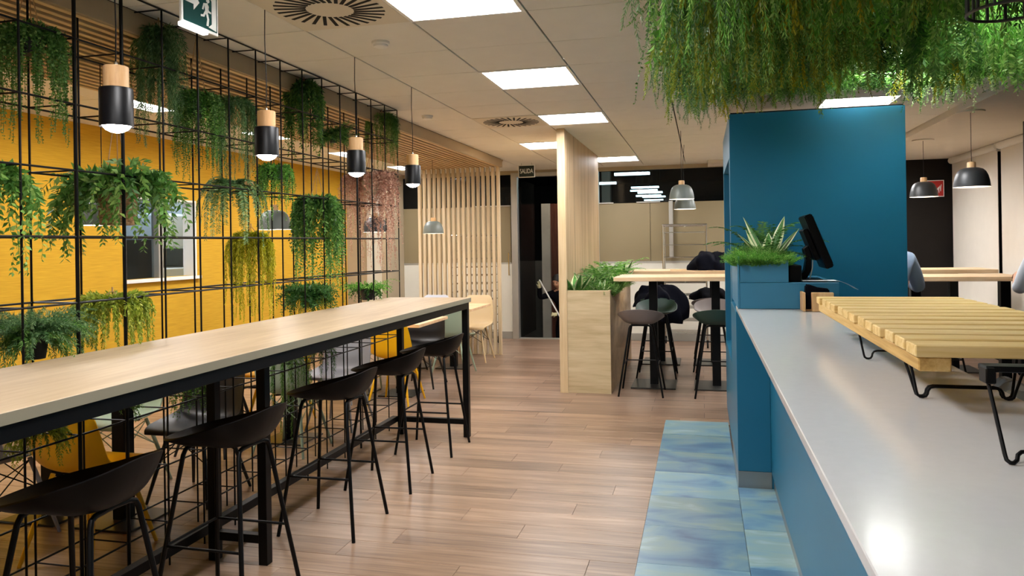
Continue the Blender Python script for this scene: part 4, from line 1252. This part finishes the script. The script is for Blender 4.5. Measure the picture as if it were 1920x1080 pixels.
XP = -2.585
def pot_mesh(parent, kind, r=.06, h=.1, z=0.0):
    if kind == 'black':
        part('pot', MB().lathe([(0, z - h), (r * .72, z - h), (r, z), (r * 1.05, z), (r * 1.05, z - .012), (r * .92, z - .012), (0, z - .02)], 24, caps=False), M_potblack, parent)
    elif kind == 'wicker':
        prof = [(0, z - h), (r * .82, z - h)]
        for i in range(13):
            q = i / 12
            prof.append((r * (.85 + .17 * q) + (.003 if i % 2 else 0), z - h + h * q))
        prof += [(r * .9, z), (0, z - .02)]
        part('basket', MB().lathe(prof, 28, caps=False), M_wicker, parent)
    elif kind == 'cream':
        part('pot', MB().lathe([(0, z - h), (r * .75, z - h), (r, z), (r * .9, z), (0, z - .02)], 6, caps=False), M_potcream, parent)

def hanging(label, y, z, fol, pot=None, rope=None, x=XP, pr=.06, ph=.1, wrap=False):
    t = thing('hanging_plant', label, 'plant', (x, y, z), group='artificial plants hanging in the trellis')
    for f in fol:
        link('foliage', f, t)
    if pot:
        pot_mesh(t, pot, pr, ph)
    if rope:
        m = MB()
        for dx, dy in ((.05, 0), (-.03, .04), (-.03, -.04)):
            m.tube([(dx, dy, 0), (dx * .1, dy * .1, rope)], .0025, 5)
        m.tube([(0, 0, rope), (0, 0, rope + .02)], .004, 6)
        part('rope', m, M_rope, t)
    if wrap:
        part('rope_wrap', MB().tube([(XF - x, -.03, .0), (XF - x, .03, .0)], .011, 8), M_rope, t)
    return t
hanging('trailing plant with tiny round leaves in a black pot at the top left corner', 2.49, 2.37,
        [FM('string', 'foliage', F_mid, 11, n=170, rim=.09, length=(.12, .50)), FM('bush', 'foliage', F_dark, 12, n=60, rim=.06, length=(.05, .1), ll=.02, lw=.014)], 'black', .2, pr=.05, ph=.09)
hanging('feathery dark plant hanging from the front top bar left of the exit sign', 3.24, 2.58, [FM('feather', 'foliage', F_grey, 13, n=64, length=(.25, .62), rim=.05, grav=22, up=(-.8, .4), out=.6)], None, .04)
hanging('trailing plant in a black pot below the exit sign', 3.53, 2.31, [FM('string', 'foliage', F_mid, 14, n=150, length=(.12, .50), rim=.08), FM('string', 'foliage', F_bright, 15, n=40, length=(.2, .4))], 'black', .28, pr=.05, ph=.12)
hanging('leafy green plant cut by the left edge of the picture at mid height', 2.34, 1.80, [FM('broad', 'foliage', F_mid, 16, n=46, length=(.15, .45), ll=.045, lw=.022, rim=.05)], None, .03)
hanging('large leafy plant in a woven wicker basket', 2.95, 1.80, [FM('broad', 'foliage', F_mid, 17, n=95, length=(.12, .48), up=(.2, 1.8), ll=.062, lw=.026, rim=.1, grav=12), FM('broad', 'foliage', F_grey, 18, n=34, length=(.1, .3), up=(.5, 2.0), grav=14)], 'wicker', .32, pr=.085, ph=.19)
hanging('long narrow feathery plant hanging right of the black pot', 3.86, 2.33, [FM('feather', 'foliage', F_grey, 19, n=60, length=(.2, .55), rim=.05, out=.7)], None, .02)
hanging('drooping fern tied with rope to the front bar', 3.82, 1.86, [FM('fern', 'foliage', F_grey, 20, n=34, length=(.2, .46), grav=14, out=1.0)], None, None, wrap=True)
hanging('yellow-green weeping plant above the middle of the high table', 4.01, 1.57, [FM('willow', 'foliage', F_yellow, 21, n=130, length=(.15, .58), rim=.05, grav=24)], None, .05)
hanging('trailing plant in a black pot behind the second pendant', 4.28, 2.0, [FM('string', 'foliage', F_bright, 22, n=90, length=(.1, .38)), FM('string', 'foliage', F_dark, 222, n=50, length=(.12, .3))], 'black', .1, pr=.055, ph=.08)
hanging('bushy fern hanging from the trellis top between second and third pendants', 4.66, 2.58, [FM('broad', 'foliage', F_dark, 23, n=70, length=(.15, .56), ll=.045, lw=.018, rim=.05, grav=22), FM('feather', 'foliage', F_mid, 24, n=30, length=(.2, .5))], None, .04)
hanging('dense green plant hanging below the third pendant', 4.82, 1.82, [FM('broad', 'foliage', F_mid, 25, n=130, length=(.15, .72), ll=.042, lw=.018, rim=.10, grav=26), FM('broad', 'foliage', F_dark, 26, n=70, length=(.1, .5), ll=.04, lw=.017, rim=.08)], None, .2)
hanging('small round fern ball near the top of the trellis', 5.07, 2.30, [FM('fern', 'foliage', F_mid, 27, n=40, length=(.08, .14), up=(-.4, 1.4), ll=.03), FM('tuft', 'foliage', F_dark, 28, n=90, up=(-.8, 1.4))], 'black', .1, pr=.035, ph=.05)
hanging('hanging fern at the far top corner of the trellis', 5.95, 2.58, [FM('feather', 'foliage', F_mid, 29, n=70, length=(.12, .52), rim=.08, out=1.0)], None, .04)
hanging('dusty pink trailing plant spilling from a tilted cream pot', 5.70, 2.06, [FM('string', 'foliage', F_pink, 30, n=120, length=(.15, .85), rim=.16, ll=.026, lw=.017, wob=7, grav=26, out=1.0), FM('bush', 'foliage', F_pink, 31, n=45, rim=.12)], 'cream', .15, pr=.08, ph=.15)
hanging('bushy mixed green plant in a dark pot just above the table under the dense plant', 4.68, 1.19, [FM('bush', 'foliage', F_dark, 32, n=130, length=(.1, .22), up=(-.6, 1.4), grav=9), FM('willow', 'foliage', F_olive, 33, n=40, length=(.15, .28))], 'black', None, pr=.06, ph=.1)
hanging('low green plant just above the far end of the high table', 5.61, 1.16, [FM('string', 'foliage', F_bright, 34, n=110, length=(.06, .2), up=(.2, 1.6), rim=.12, grav=12), FM('broad', 'foliage', F_dark, 35, n=26, length=(.1, .2), ll=.04, lw=.016)], 'black', None, pr=.06, ph=.09)
hanging('large fluffy asparagus fern in a dark pot at the lower left behind the table', 2.49, 1.17, [FM('feather', 'foliage', F_grey, 36, n=170, length=(.1, .26), up=(-.2, 1.8), grav=8, ll=.03, rim=.06), FM('feather', 'foliage', F_mid, 37, n=80, length=(.1, .24), up=(-.5, 1.2), grav=8)], 'black', None, pr=.055, ph=.1)
hanging('yellow-green drooping plant right of the fluffy asparagus fern', 2.91, 1.28, [FM('willow', 'foliage', F_olive, 38, n=120, length=(.12, .32), rim=.1, ll=.028, lw=.011)], None, .03)
hanging('olive trailing plant hanging under the table at the left edge', 2.51, .78, [FM('willow', 'foliage', F_olive, 39, n=60, length=(.08, .2), rim=.05)], None, .02)
hanging('small green trailing plant hanging under the table beside the black chair', 3.47, .80, [FM('string', 'foliage', F_mid, 40, n=80, length=(.06, .22), rim=.07)], None, .02)
hanging('long narrow green vine hanging under the table to the floor rails', 4.43, .78, [FM('feather', 'foliage', F_mid, 41, n=20, length=(.2, .58), rim=.025, out=.25)], None, .02)
hanging('short dark vine hanging under the table behind the middle stool', 4.83, .79, [FM('feather', 'foliage', F_dark, 42, n=18, length=(.1, .26), rim=.025, out=.4)], None, .02)
hanging('small sprig hanging under the table beside the nearest yellow chair', 2.97, .79, [FM('willow', 'foliage', F_mid, 43, n=26, length=(.06, .14), rim=.03)], None, .02)

# ---- greenery suspended over the serving counter
G = thing('hanging_garden', 'dense canopy of mixed artificial greenery hanging over the serving counter', 'greenery', (1.0, 3.5, 2.5))
gx0, gx1, gy0, gy1 = -.05, 2.12, 1.5, 5.15
gm = MB()
for k in range(12):
    y = gy0 + (gy1 - gy0) * k / 11
    gm.tube([(gx0, y, 2.515), (gx1, y, 2.515)], .004, 5)
part('mesh_frame', gm, M_alu, G, world=True)
gm = MB()
for k in range(8):
    x = gx0 + (gx1 - gx0) * k / 7
    gm.tube([(x, gy0, 2.522), (x, gy1 + .3, 2.522)], .004, 5)
part('mesh_frame', gm, M_alu, G, world=True)
for x in (gx0, gx1):
    for y in (gy0, 3.3, gy1):
        part('suspension_wire', MB().tube([(x, y, 2.52), (x, y, H)], .002, 5), M_alu, G, world=True)
VAR = [('feather', F_grey, dict(n=26, length=(.15, .42), rim=.07, up=(-1.5, 0))), ('feather', F_bright, dict(n=26, length=(.12, .38), rim=.08, up=(-1.5, 0))),
       ('willow', F_olive, dict(n=26, length=(.15, .40), rim=.07, ll=.032, lw=.011, up=(-1.5, 0))), ('fern', F_mid, dict(n=18, length=(.18, .36), up=(-1.6, .2), ll=.048, lw=.014)),
       ('fern', F_dark, dict(n=18, length=(.2, .36), up=(-1.6, .2), ll=.055, lw=.014)), ('broad', F_dark, dict(n=16, length=(.15, .36), up=(-1.5, .2), ll=.075, lw=.02)),
       ('broad', F_bright, dict(n=14, length=(.15, .34), up=(-1.5, .2), ll=.075, lw=.022)), ('string', F_pale, dict(n=34, length=(.08, .36), rim=.09, ll=.022, lw=.016, grav=14, up=(-1, .3))),
       ('feather', F_olive, dict(n=22, length=(.2, .42), rim=.06, up=(-1.5, 0))), ('string', F_mid, dict(n=34, length=(.1, .4), rim=.08, up=(-1.5, 0))),
       ('willow', F_yellow, dict(n=14, length=(.16, .38), rim=.05, ll=.032, lw=.012, up=(-1.5, 0))), ('feather', F_dark, dict(n=28, length=(.15, .42), rim=.08, up=(-1.5, 0)))]
for k_, m_, kw_ in VAR:
    kw_.update(dict(grav=kw_.get('grav', 9), wob=9 if k_ != 'fern' else 2.5, lpow=1.0))
GM = [FM(k, 'trailing_plant', m, 100 + i, **kw) for i, (k, m, kw) in enumerate(VAR)]
GB = [FM('bush', 'moss_clump', F_dark, 130, up=(-1.2, .3), n=60, length=(.06, .16), per=3), FM('bush', 'moss_clump', F_mid, 131, up=(-1.2, .3), n=60, length=(.06, .16), per=3, ll=.05, lw=.014)]
rnd = random.Random(12)
def garden_spot(x, y, meshes, zr, name):
    # the clumps hang lowest on the aisle side and round the tower's far corner, shortest in front of the tower lamp
    k = x / y
    drop = .148 if k < .03 else .168 if k < .16 else .192 if k < .235 else .158 if k < .30 else .18
    zmin = max(1.5 + drop * (y * .97 - x * .24) + rnd.uniform(-.01, .05), 2.0)
    z = 2.51
    s = min(1.6, max(.3, (z - zmin) / .36))
    o = link(name, rnd.choice(meshes), G, (x - 1.0, y - 3.5, z - 2.5), (0, 0, rnd.uniform(0, 6.28)))
    q = rnd.uniform(.85, 1.1)
    o.scale = (q, q, s * rnd.uniform(.85, 1.05))
nx, ny = 13, 19
for i in range(nx):
    for j in range(ny):
        x = gx0 + .02 + (gx1 - gx0 - .04) * (i + rnd.uniform(-.35, .35)) / (nx - 1)
        y = gy0 + .1 + (gy1 - gy0 - .12) * (j + rnd.uniform(-.35, .35)) / (ny - 1)
        x = max(gx0 - .02, x)
        open_ = x > .85 and y > 3.75
        if open_ and rnd.random() < .3: continue
        if x < .55:
            ms = [GM[i_] for i_ in (0, 1, 2, 8, 10, 9, 1, 3, 6, 9)]
        elif x < 1.1:
            ms = [GM[i_] for i_ in (3, 4, 6, 6, 1, 3, 9)]
        else:
            ms = [GM[i_] for i_ in (7, 6, 10, 3, 7, 9, 7, 6)]
        garden_spot(x, y, ms, 0, 'trailing_plant')
for i in range(10):
    for j in range(15):
        x = gx0 + .05 + (gx1 - gx0 - .1) * (i + rnd.uniform(-.3, .3)) / 9
        y = gy0 + .1 + (gy1 - gy0 - .2) * (j + rnd.uniform(-.3, .3)) / 14
        if x > .6 or rnd.random() < .35: continue
        o = link('moss_clump', rnd.choice(GB), G, (x - 1.0, y - 3.5, .0), (0, 0, rnd.uniform(0, 6.28)))
        o.scale = (1.15, 1.15, .8)

for k in range(16):      # short clumps along the far rim, beside the tower
    o = link('moss_clump', GB[k % 2], G, (.1 + k * .1 - 1.0 + rnd.uniform(-.03, .03), 5.3 + rnd.uniform(-.1, .1) - 3.5, .02), (0, 0, rnd.uniform(0, 6.28)))
    o.scale = (.9, .9, .55)
# ---- plants in the wooden planter and the blue box (rooted in the soil: parts of the planters)
def frond(mat, seed, **kw):
    return FM('fern', 'fern_frond', mat, seed, n=1, sector=(0, .001), rim=.001, wob=.5, **kw)
FE = [frond(F_bright, 150 + i, length=(L, L + .01), up=(u, u + .01), grav=5, ll=.052, lw=.014) for i, (L, u) in enumerate(((.3, 2.6), (.26, 1.6), (.34, 1.9), (.2, 1.1)))]
FE2 = [frond(F_mid, 160 + i, length=(L, L + .01), up=(u, u + .01), grav=5, ll=.05, lw=.013) for i, (L, u) in enumerate(((.26, 2.4), (.24, 1.5), (.3, 1.7), (.18, 1.0)))]
FD = [frond(F_dark, 170 + i, length=(L, L + .01), up=(u, u + .01), grav=4.2, ll=.05, lw=.014) for i, (L, u) in enumerate(((.36, 1.9), (.32, 1.1), (.30, .6), (.26, 2.4)))]
TU = [FM('tuft', 'grass_tuft', F_bright, 153), FM('tuft', 'grass_tuft', F_mid, 154, n=140)]
BLD = [blade_mesh('strap_leaf', F_varieg, 180 + i, n=1, length=(L, L + .01), width=.042, spread=s, droop=dr) for i, (L, s, dr) in enumerate(((.34, .3, 1.0), (.3, .6, 1.4), (.27, .8, 1.6), (.24, .45, 1.2), (.2, 1.0, 1.8)))]
def plant_part(parent, me, x, y, z, s=1, rz=0, sz=None):
    o = link(me.name.split('.')[0], me, parent, (x - parent.location.x, y - parent.location.y, z - parent.location.z), (0, 0, rz))
    o.scale = (s, s, sz or s)
    return o
r3 = random.Random(5)
for k in range(11):
    y = 7.7 + k * .185
    for x in (-1.22, -1.1, -.99):
        plant_part(PL_, TU[(k + int(x * 10)) % 2], x + r3.uniform(-.02, .02), y + r3.uniform(-.05, .05), .94, r3.uniform(1.0, 1.3), r3.uniform(0, 6))
def fern(parent, fr, x, y, z, s, n):
    a0 = r3.uniform(0, 6)
    for k in range(n):
        plant_part(parent, fr[k % len(fr)], x, y, z, s * r3.uniform(.85, 1.15), a0 + k * 2.4)
def strap(parent, x, y, z, s, n, pick=(0, 1, 2, 3, 4)):
    a0 = r3.uniform(0, 6)
    for k in range(n):
        plant_part(parent, BLD[pick[k % len(pick)]], x, y, z, s * r3.uniform(.9, 1.1), a0 + k * 2.4)
for x, y, s in ((-1.12, 7.9, 1.05), (-1.02, 8.15, 1.15), (-1.15, 8.5, 1.3), (-1.02, 8.85, 1.35), (-1.12, 9.2, 1.4), (-1.02, 9.5, 1.4)):
    fern(PL_, FE if s > 1.3 else FE2, x, y, .98, s * 1.12, 15)
for x, y, s in ((-1.25, 7.7, 1.0), (-1.2, 8.05, .95), (-.97, 8.4, .85), (-.96, 9.2, 1.0), (-1.0, 7.7, .5)):
    strap(PL_, x, y, .96, s, 9)
for k in range(9):
    plant_part(PB, TU[k % 2], .29 + (k % 3) * .06, 4.78 + k * .07, 1.35, r3.uniform(.75, .95), r3.uniform(0, 6))
for x, y in ((.25, 4.76), (.31, 4.76), (.37, 4.77), (.43, 4.77), (.46, 4.8), (.235, 4.85)):
    plant_part(PB, TU[0], x, y, 1.345, .8, r3.uniform(0, 6), .62)
fern(PB, FD, .33, 5.15, 1.39, 1.05, 10)
fern(PB, FD, .43, 5.25, 1.39, 1.1, 10)
fern(PB, FD, .42, 5.0, 1.39, .85, 7)
for k, (a, b) in enumerate(((0, 2.6), (1, 2.2), (1, .5), (0, .9), (2, 3.4), (3, -.3), (3, 1.5))):
    plant_part(PB, BLD[a], .40, 4.93, 1.36, .95, b)
# ================================================================== PEOPLE
def skin_body(name, joints, edges, mats, mat_of, root, sub=2):
    """one continuous skinned figure; faces take the material of the nearest bone"""
    names = list(joints)
    me = bpy.data.meshes.new(name)
    me.from_pydata([joints[n][0] for n in names], [(names.index(a), names.index(b)) for a, b in edges], [])
    o = bpy.data.objects.new('tmp_' + name, me); COL.objects.link(o)
    md = o.modifiers.new('skin', 'SKIN')
    md.use_smooth_shade = True
    for i, n in enumerate(names):
        r = joints[n][1]
        me.skin_vertices[0].data[i].radius = r if isinstance(r, tuple) else (r, r)
        me.skin_vertices[0].data[i].use_root = (n == root)
    s = o.modifiers.new('sub', 'SUBSURF'); s.levels = sub; s.render_levels = sub
    dg = bpy.context.evaluated_depsgraph_get()
    dg.update()
    m2 = bpy.data.meshes.new_from_object(o.evaluated_get(dg))
    bpy.data.objects.remove(o)
    m2.name = name
    m2.materials.clear()
    for m in mats: m2.materials.append(m)
    segs = [(Vector(joints[a][0]), Vector(joints[b][0]), mat_of(a, b)) for a, b in edges]
    for p in m2.polygons:
        c = p.center
        best = None
        for a, b, k in segs:
            ab = b - a
            t = max(0, min(1, (c - a).dot(ab) / (ab.length_squared + 1e-9)))
            d = (c - a - ab * t).length
            if best is None or d < best[0]: best = (d, k)
        p.material_index = best[1]
        p.use_smooth = True
    return m2

def hand_joints(J, E, pre, wrist, dirv, side, r=.0085, curl=.5, spread=.018):
    """palm and five fingers growing from the wrist joint"""
    w = Vector(J[wrist][0]); d = Vector(dirv).normalized(); s = Vector(side).normalized()
    n = d.cross(s).normalized()
    palm = w + d * .055
    J[pre + 'palm'] = (tuple(palm), (.03, .018)); E.append((wrist, pre + 'palm'))
    for i, (off, L) in enumerate(((-1.5, .06), (-.5, .072), (.5, .068), (1.5, .052))):
        b = palm + s * off * spread + d * .03
        m = b + (d * (1 - curl) + n * curl).normalized() * L * .5
        t = m + (d * (.4 - curl) + n * (curl + .5)).normalized() * L * .5
        J[pre + 'f%da' % i] = (tuple(b), r); J[pre + 'f%db' % i] = (tuple(m), r * .95); J[pre + 'f%dc' % i] = (tuple(t), r * .8)
        E += [(pre + 'palm', pre + 'f%da' % i), (pre + 'f%da' % i, pre + 'f%db' % i), (pre + 'f%db' % i, pre + 'f%dc' % i)]
    b = w + d * .03 - s * .03
    t = b + (d * .6 + n * .7 - s * .2).normalized() * .045
    J[pre + 't1'] = (tuple(b), r * 1.15); J[pre + 't2'] = (tuple(t), r * .9)
    E += [(pre + 'palm', pre + 't1'), (pre + 't1', pre + 't2')]

def head_mesh(c, r=.1, face=(0, -1, 0)):
    """head with brow, nose, mouth, chin and ears; faces -Y locally"""
    vs, fs = [], []
    nu, nv = 20, 28
    for i in range(nu + 1):
        th = math.pi * i / nu
        for j in range(nv):
            a = 2 * math.pi * j / nv
            x, y, z = math.sin(th) * math.cos(a) * .078, math.sin(th) * math.sin(a) * .098, math.cos(th) * .118
            if z < -.02: x *= 1 - .28 * (-z - .02) / .1; y *= 1 - .15 * (-z - .02) / .1
            f = max(0, -math.sin(a)) * math.sin(th)
            if f > .5:
                if abs(x) < .02 and -.035 < z < .015: y -= .022 * (1 - abs(x) / .02) * (1 - abs(z + .015) / .03 if abs(z + .015) < .03 else 0)
                if .01 < abs(x) < .05 and .0 < z < .03: y += .008
                if abs(x) < .03 and abs(z + .06) < .008: y += .004
            vs.append((x, y, z))
    for i in range(nu):
        for j in range(nv):
            fs.append((i * nv + j, i * nv + (j + 1) % nv, (i + 1) * nv + (j + 1) % nv, (i + 1) * nv + j))
    m = MB().add(vs, fs)
    for s in (-1, 1):
        m.obox((s * .08, .01, -.005), (.014, .03, .055), (0, 0, s * .3))
    return m
def add_head(t, loc, rot):
    h = part('head', head_mesh((0, 0, 0)), M_skin, t, ang=80)
    h.location = Vector(loc) - t.location; h.rotation_euler = rot
    nu, nv = 14, 28
    vs, fs = [], []
    for i in range(nu + 1):
        th = math.pi * .62 * i / nu
        for j in range(nv):
            a = 2 * math.pi * j / nv
            k = 1.06 + .02 * math.sin(9 * a + 5 * th)
            fr = max(0, -math.sin(a))
            tt = th * (1 - .45 * fr)
            vs.append((math.sin(tt) * math.cos(a) * .08 * k, math.sin(tt) * math.sin(a) * .1 * k, math.cos(tt) * .12 * k))
    for i in range(nu):
        for j in range(nv):
            fs.append((i * nv + j, i * nv + (j + 1) % nv, (i + 1) * nv + (j + 1) % nv, (i + 1) * nv + j))
    hr = part('hair', MB().add(vs, fs), M_hair, h, ang=80)
    e = MB()
    for s in (-1, 1):
        e.lathe([(0, -.008), (.008, -.004), (.008, .004), (0, .008)], 10, (s * .03, -.083, .012), caps=False)
    part('eyes', e, M_darkslot, h)
    return h

# ---- cleaner with a white mop pole in the doorway (standing on the lower floor of the hall)
PM = thing('person', 'person in dark clothes and pale gloves holding a white mop pole in the doorway', 'person', (-2.2, 12.35, -.62))
fz = -.62
J = {'pelvis': ((-2.17, 12.38, .27), (.15, .11)), 'waist': ((-2.19, 12.36, .42), (.145, .105)), 'chest': ((-2.22, 12.33, .60), (.165, .115)), 'neck': ((-2.25, 12.28, .745), .058), 'skull': ((-2.27, 12.26, .80), .05),
     'shl': ((-2.40, 12.32, .665), .066), 'ell': ((-2.585, 12.24, .60), .05), 'wrl': ((-2.575, 12.17, .77), .032),
     'shr': ((-2.05, 12.30, .665), .066), 'elr': ((-2.08, 12.12, .44), .05), 'wrr': ((-2.27, 12.10, .345), .032),
     'hipl': ((-2.27, 12.38, .2), .095), 'knl': ((-2.29, 12.36, -.15), .066), 'anl': ((-2.29, 12.42, -.53), .045), 'tol': ((-2.30, 12.24, -.585), .036),
     'hipr': ((-2.07, 12.38, .2), .095), 'knr': ((-2.05, 12.36, -.15), .066), 'anr': ((-2.04, 12.42, -.53), .045), 'tor': ((-2.03, 12.24, -.585), .036)}
Ed = [('pelvis', 'waist'), ('waist', 'chest'), ('chest', 'neck'), ('neck', 'skull'), ('chest', 'shl'), ('shl', 'ell'), ('ell', 'wrl'), ('chest', 'shr'), ('shr', 'elr'), ('elr', 'wrr'),
      ('pelvis', 'hipl'), ('hipl', 'knl'), ('knl', 'anl'), ('anl', 'tol'), ('pelvis', 'hipr'), ('hipr', 'knr'), ('knr', 'anr'), ('anr', 'tor')]
hand_joints(J, Ed, 'L', 'wrl', (.1, -.2, .9), (.8, .3, .1), curl=.75)
hand_joints(J, Ed, 'R', 'wrr', (-.9, -.2, .05), (.1, .3, .9), curl=.75)
def mo(a, b):
    if a[0] in 'LR' or b[0] in 'LR' : return 1
    if 'skull' in (a, b): return 2
    return 0
bm_ = skin_body('body', J, Ed, [M_trouser, M_glove, M_skin], mo, 'pelvis')
for v in bm_.vertices: v.co -= PM.location
link('body', bm_, PM)
add_head(PM, (-2.285, 12.235, .865), (.35, 0, -.35))
ML = thing('mop', 'white mop pole held slanting in the doorway', 'mop', (-2.0, 12.05, -.62))
a, b = Vector((-2.565, 12.12, .90)), Vector((-1.72, 12.0, -.56))
part('pole', MB().tube([a, b], .0125, 10), M_white, ML, world=True)
part('mop_head', MB().lathe([(.0, .06), (.03, .05), (.07, .0), (.11, -.045), (.0, -.058)], 18, (b.x, b.y, b.z), caps=False), M_panelwhite, ML, world=True)

# ---- two seated people on the window side, backs to the camera
def sitter(label, x, y, shirt, seat=.735, arm_out=.0, turn=0, lean=0.0):
    t = thing('person', label, 'person', (x, y, seat), rz=turn)
    z = 0
    J = {'pelvis': ((0, 0, .10), (.17, .12)), 'waist': ((0, .02 + lean * .3, .28), (.15, .11)), 'chest': ((0, .05 + lean * .7, .50), (.18, .12)), 'neck': ((0, .08 + lean, .68), .06), 'skull': ((0, .10 + lean, .74), .05),
         'shl': ((-.185, .05 + lean * .8, .575), .074), 'ell': ((-.25 - arm_out, .12 + lean, .31), .058), 'wrl': ((-.17, .36 + lean, .43), .033),
         'shr': ((.185, .05 + lean * .8, .575), .074), 'elr': ((.25 + arm_out, .12 + lean, .31), .058), 'wrr': ((.17, .36 + lean, .43), .033),
         'hipl': ((-.09, .08, .08), .1), 'knl': ((-.14, .42, .05), .07), 'anl': ((-.14, .36, -.37), .048), 'tol': ((-.15, .50, -.42), .038),
         'hipr': ((.09, .08, .08), .1), 'knr': ((.14, .42, .05), .07), 'anr': ((.14, .36, -.37), .048), 'tor': ((.15, .50, -.42), .038)}
    # sleeve ends just above the elbow-to-wrist midpoint
    for s in 'lr':
        e, w_ = Vector(J['el' + s][0]), Vector(J['wr' + s][0])
        J['cu' + s] = (tuple(e.lerp(w_, .3)), .05)
    Ed = [('pelvis', 'waist'), ('waist', 'chest'), ('chest', 'neck'), ('neck', 'skull')]
    for s in 'lr':
        Ed += [('chest', 'sh' + s), ('sh' + s, 'el' + s), ('el' + s, 'cu' + s), ('cu' + s, 'wr' + s), ('pelvis', 'hip' + s), ('hip' + s, 'kn' + s), ('kn' + s, 'an' + s), ('an' + s, 'to' + s)]
    hand_joints(J, Ed, 'L', 'wrl', (.3, .9, -.05), (.9, -.3, 0), curl=.35)
    hand_joints(J, Ed, 'R', 'wrr', (-.3, .9, -.05), (.9, .3, 0), curl=.35)
    def mo(a, b):
        if a[0] in 'LR' or b[0] in 'LR' or 'skull' in (a, b): return 1
        if a[:2] == 'cu' or b[:2] == 'wr': return 1
        if a[:3] in ('hip', 'kn', 'ank') or a[:2] in ('kn', 'an') or b[:3] == 'hip': return 2
        return 0
    me = skin_body('body', J, Ed, [shirt, M_skin, M_trouser], mo, 'pelvis')
    link('body', me, t)
    h = part('head', head_mesh((0, 0, 0)), M_skin, t, ang=80)
    h.location = (0, .13 + lean, .84); h.rotation_euler = (-.25, 0, math.pi)
    nu, nv = 14, 28
    vs, fs = [], []
    for i in range(nu + 1):
        th = math.pi * .62 * i / nu
        for j in range(nv):
            a = 2 * math.pi * j / nv
            tt = th * (1 - .45 * max(0, -math.sin(a)))
            vs.append((math.sin(tt) * math.cos(a) * .085, math.sin(tt) * math.sin(a) * .106, math.cos(tt) * .127))
    for i in range(nu):
        for j in range(nv):
            fs.append((i * nv + j, i * nv + (j + 1) % nv, (i + 1) * nv + (j + 1) % nv, (i + 1) * nv + j))
    part('hair', MB().add(vs, fs), M_hair, h, ang=80)
    return t
sitter('person in a light blue shirt seated behind the blue tower', 1.56, 7.2, M_shirt, arm_out=.03)
sitter('person in a pale grey shirt seated at the right edge of the picture', 2.80, 6.95, M_shirt2, lean=.1)
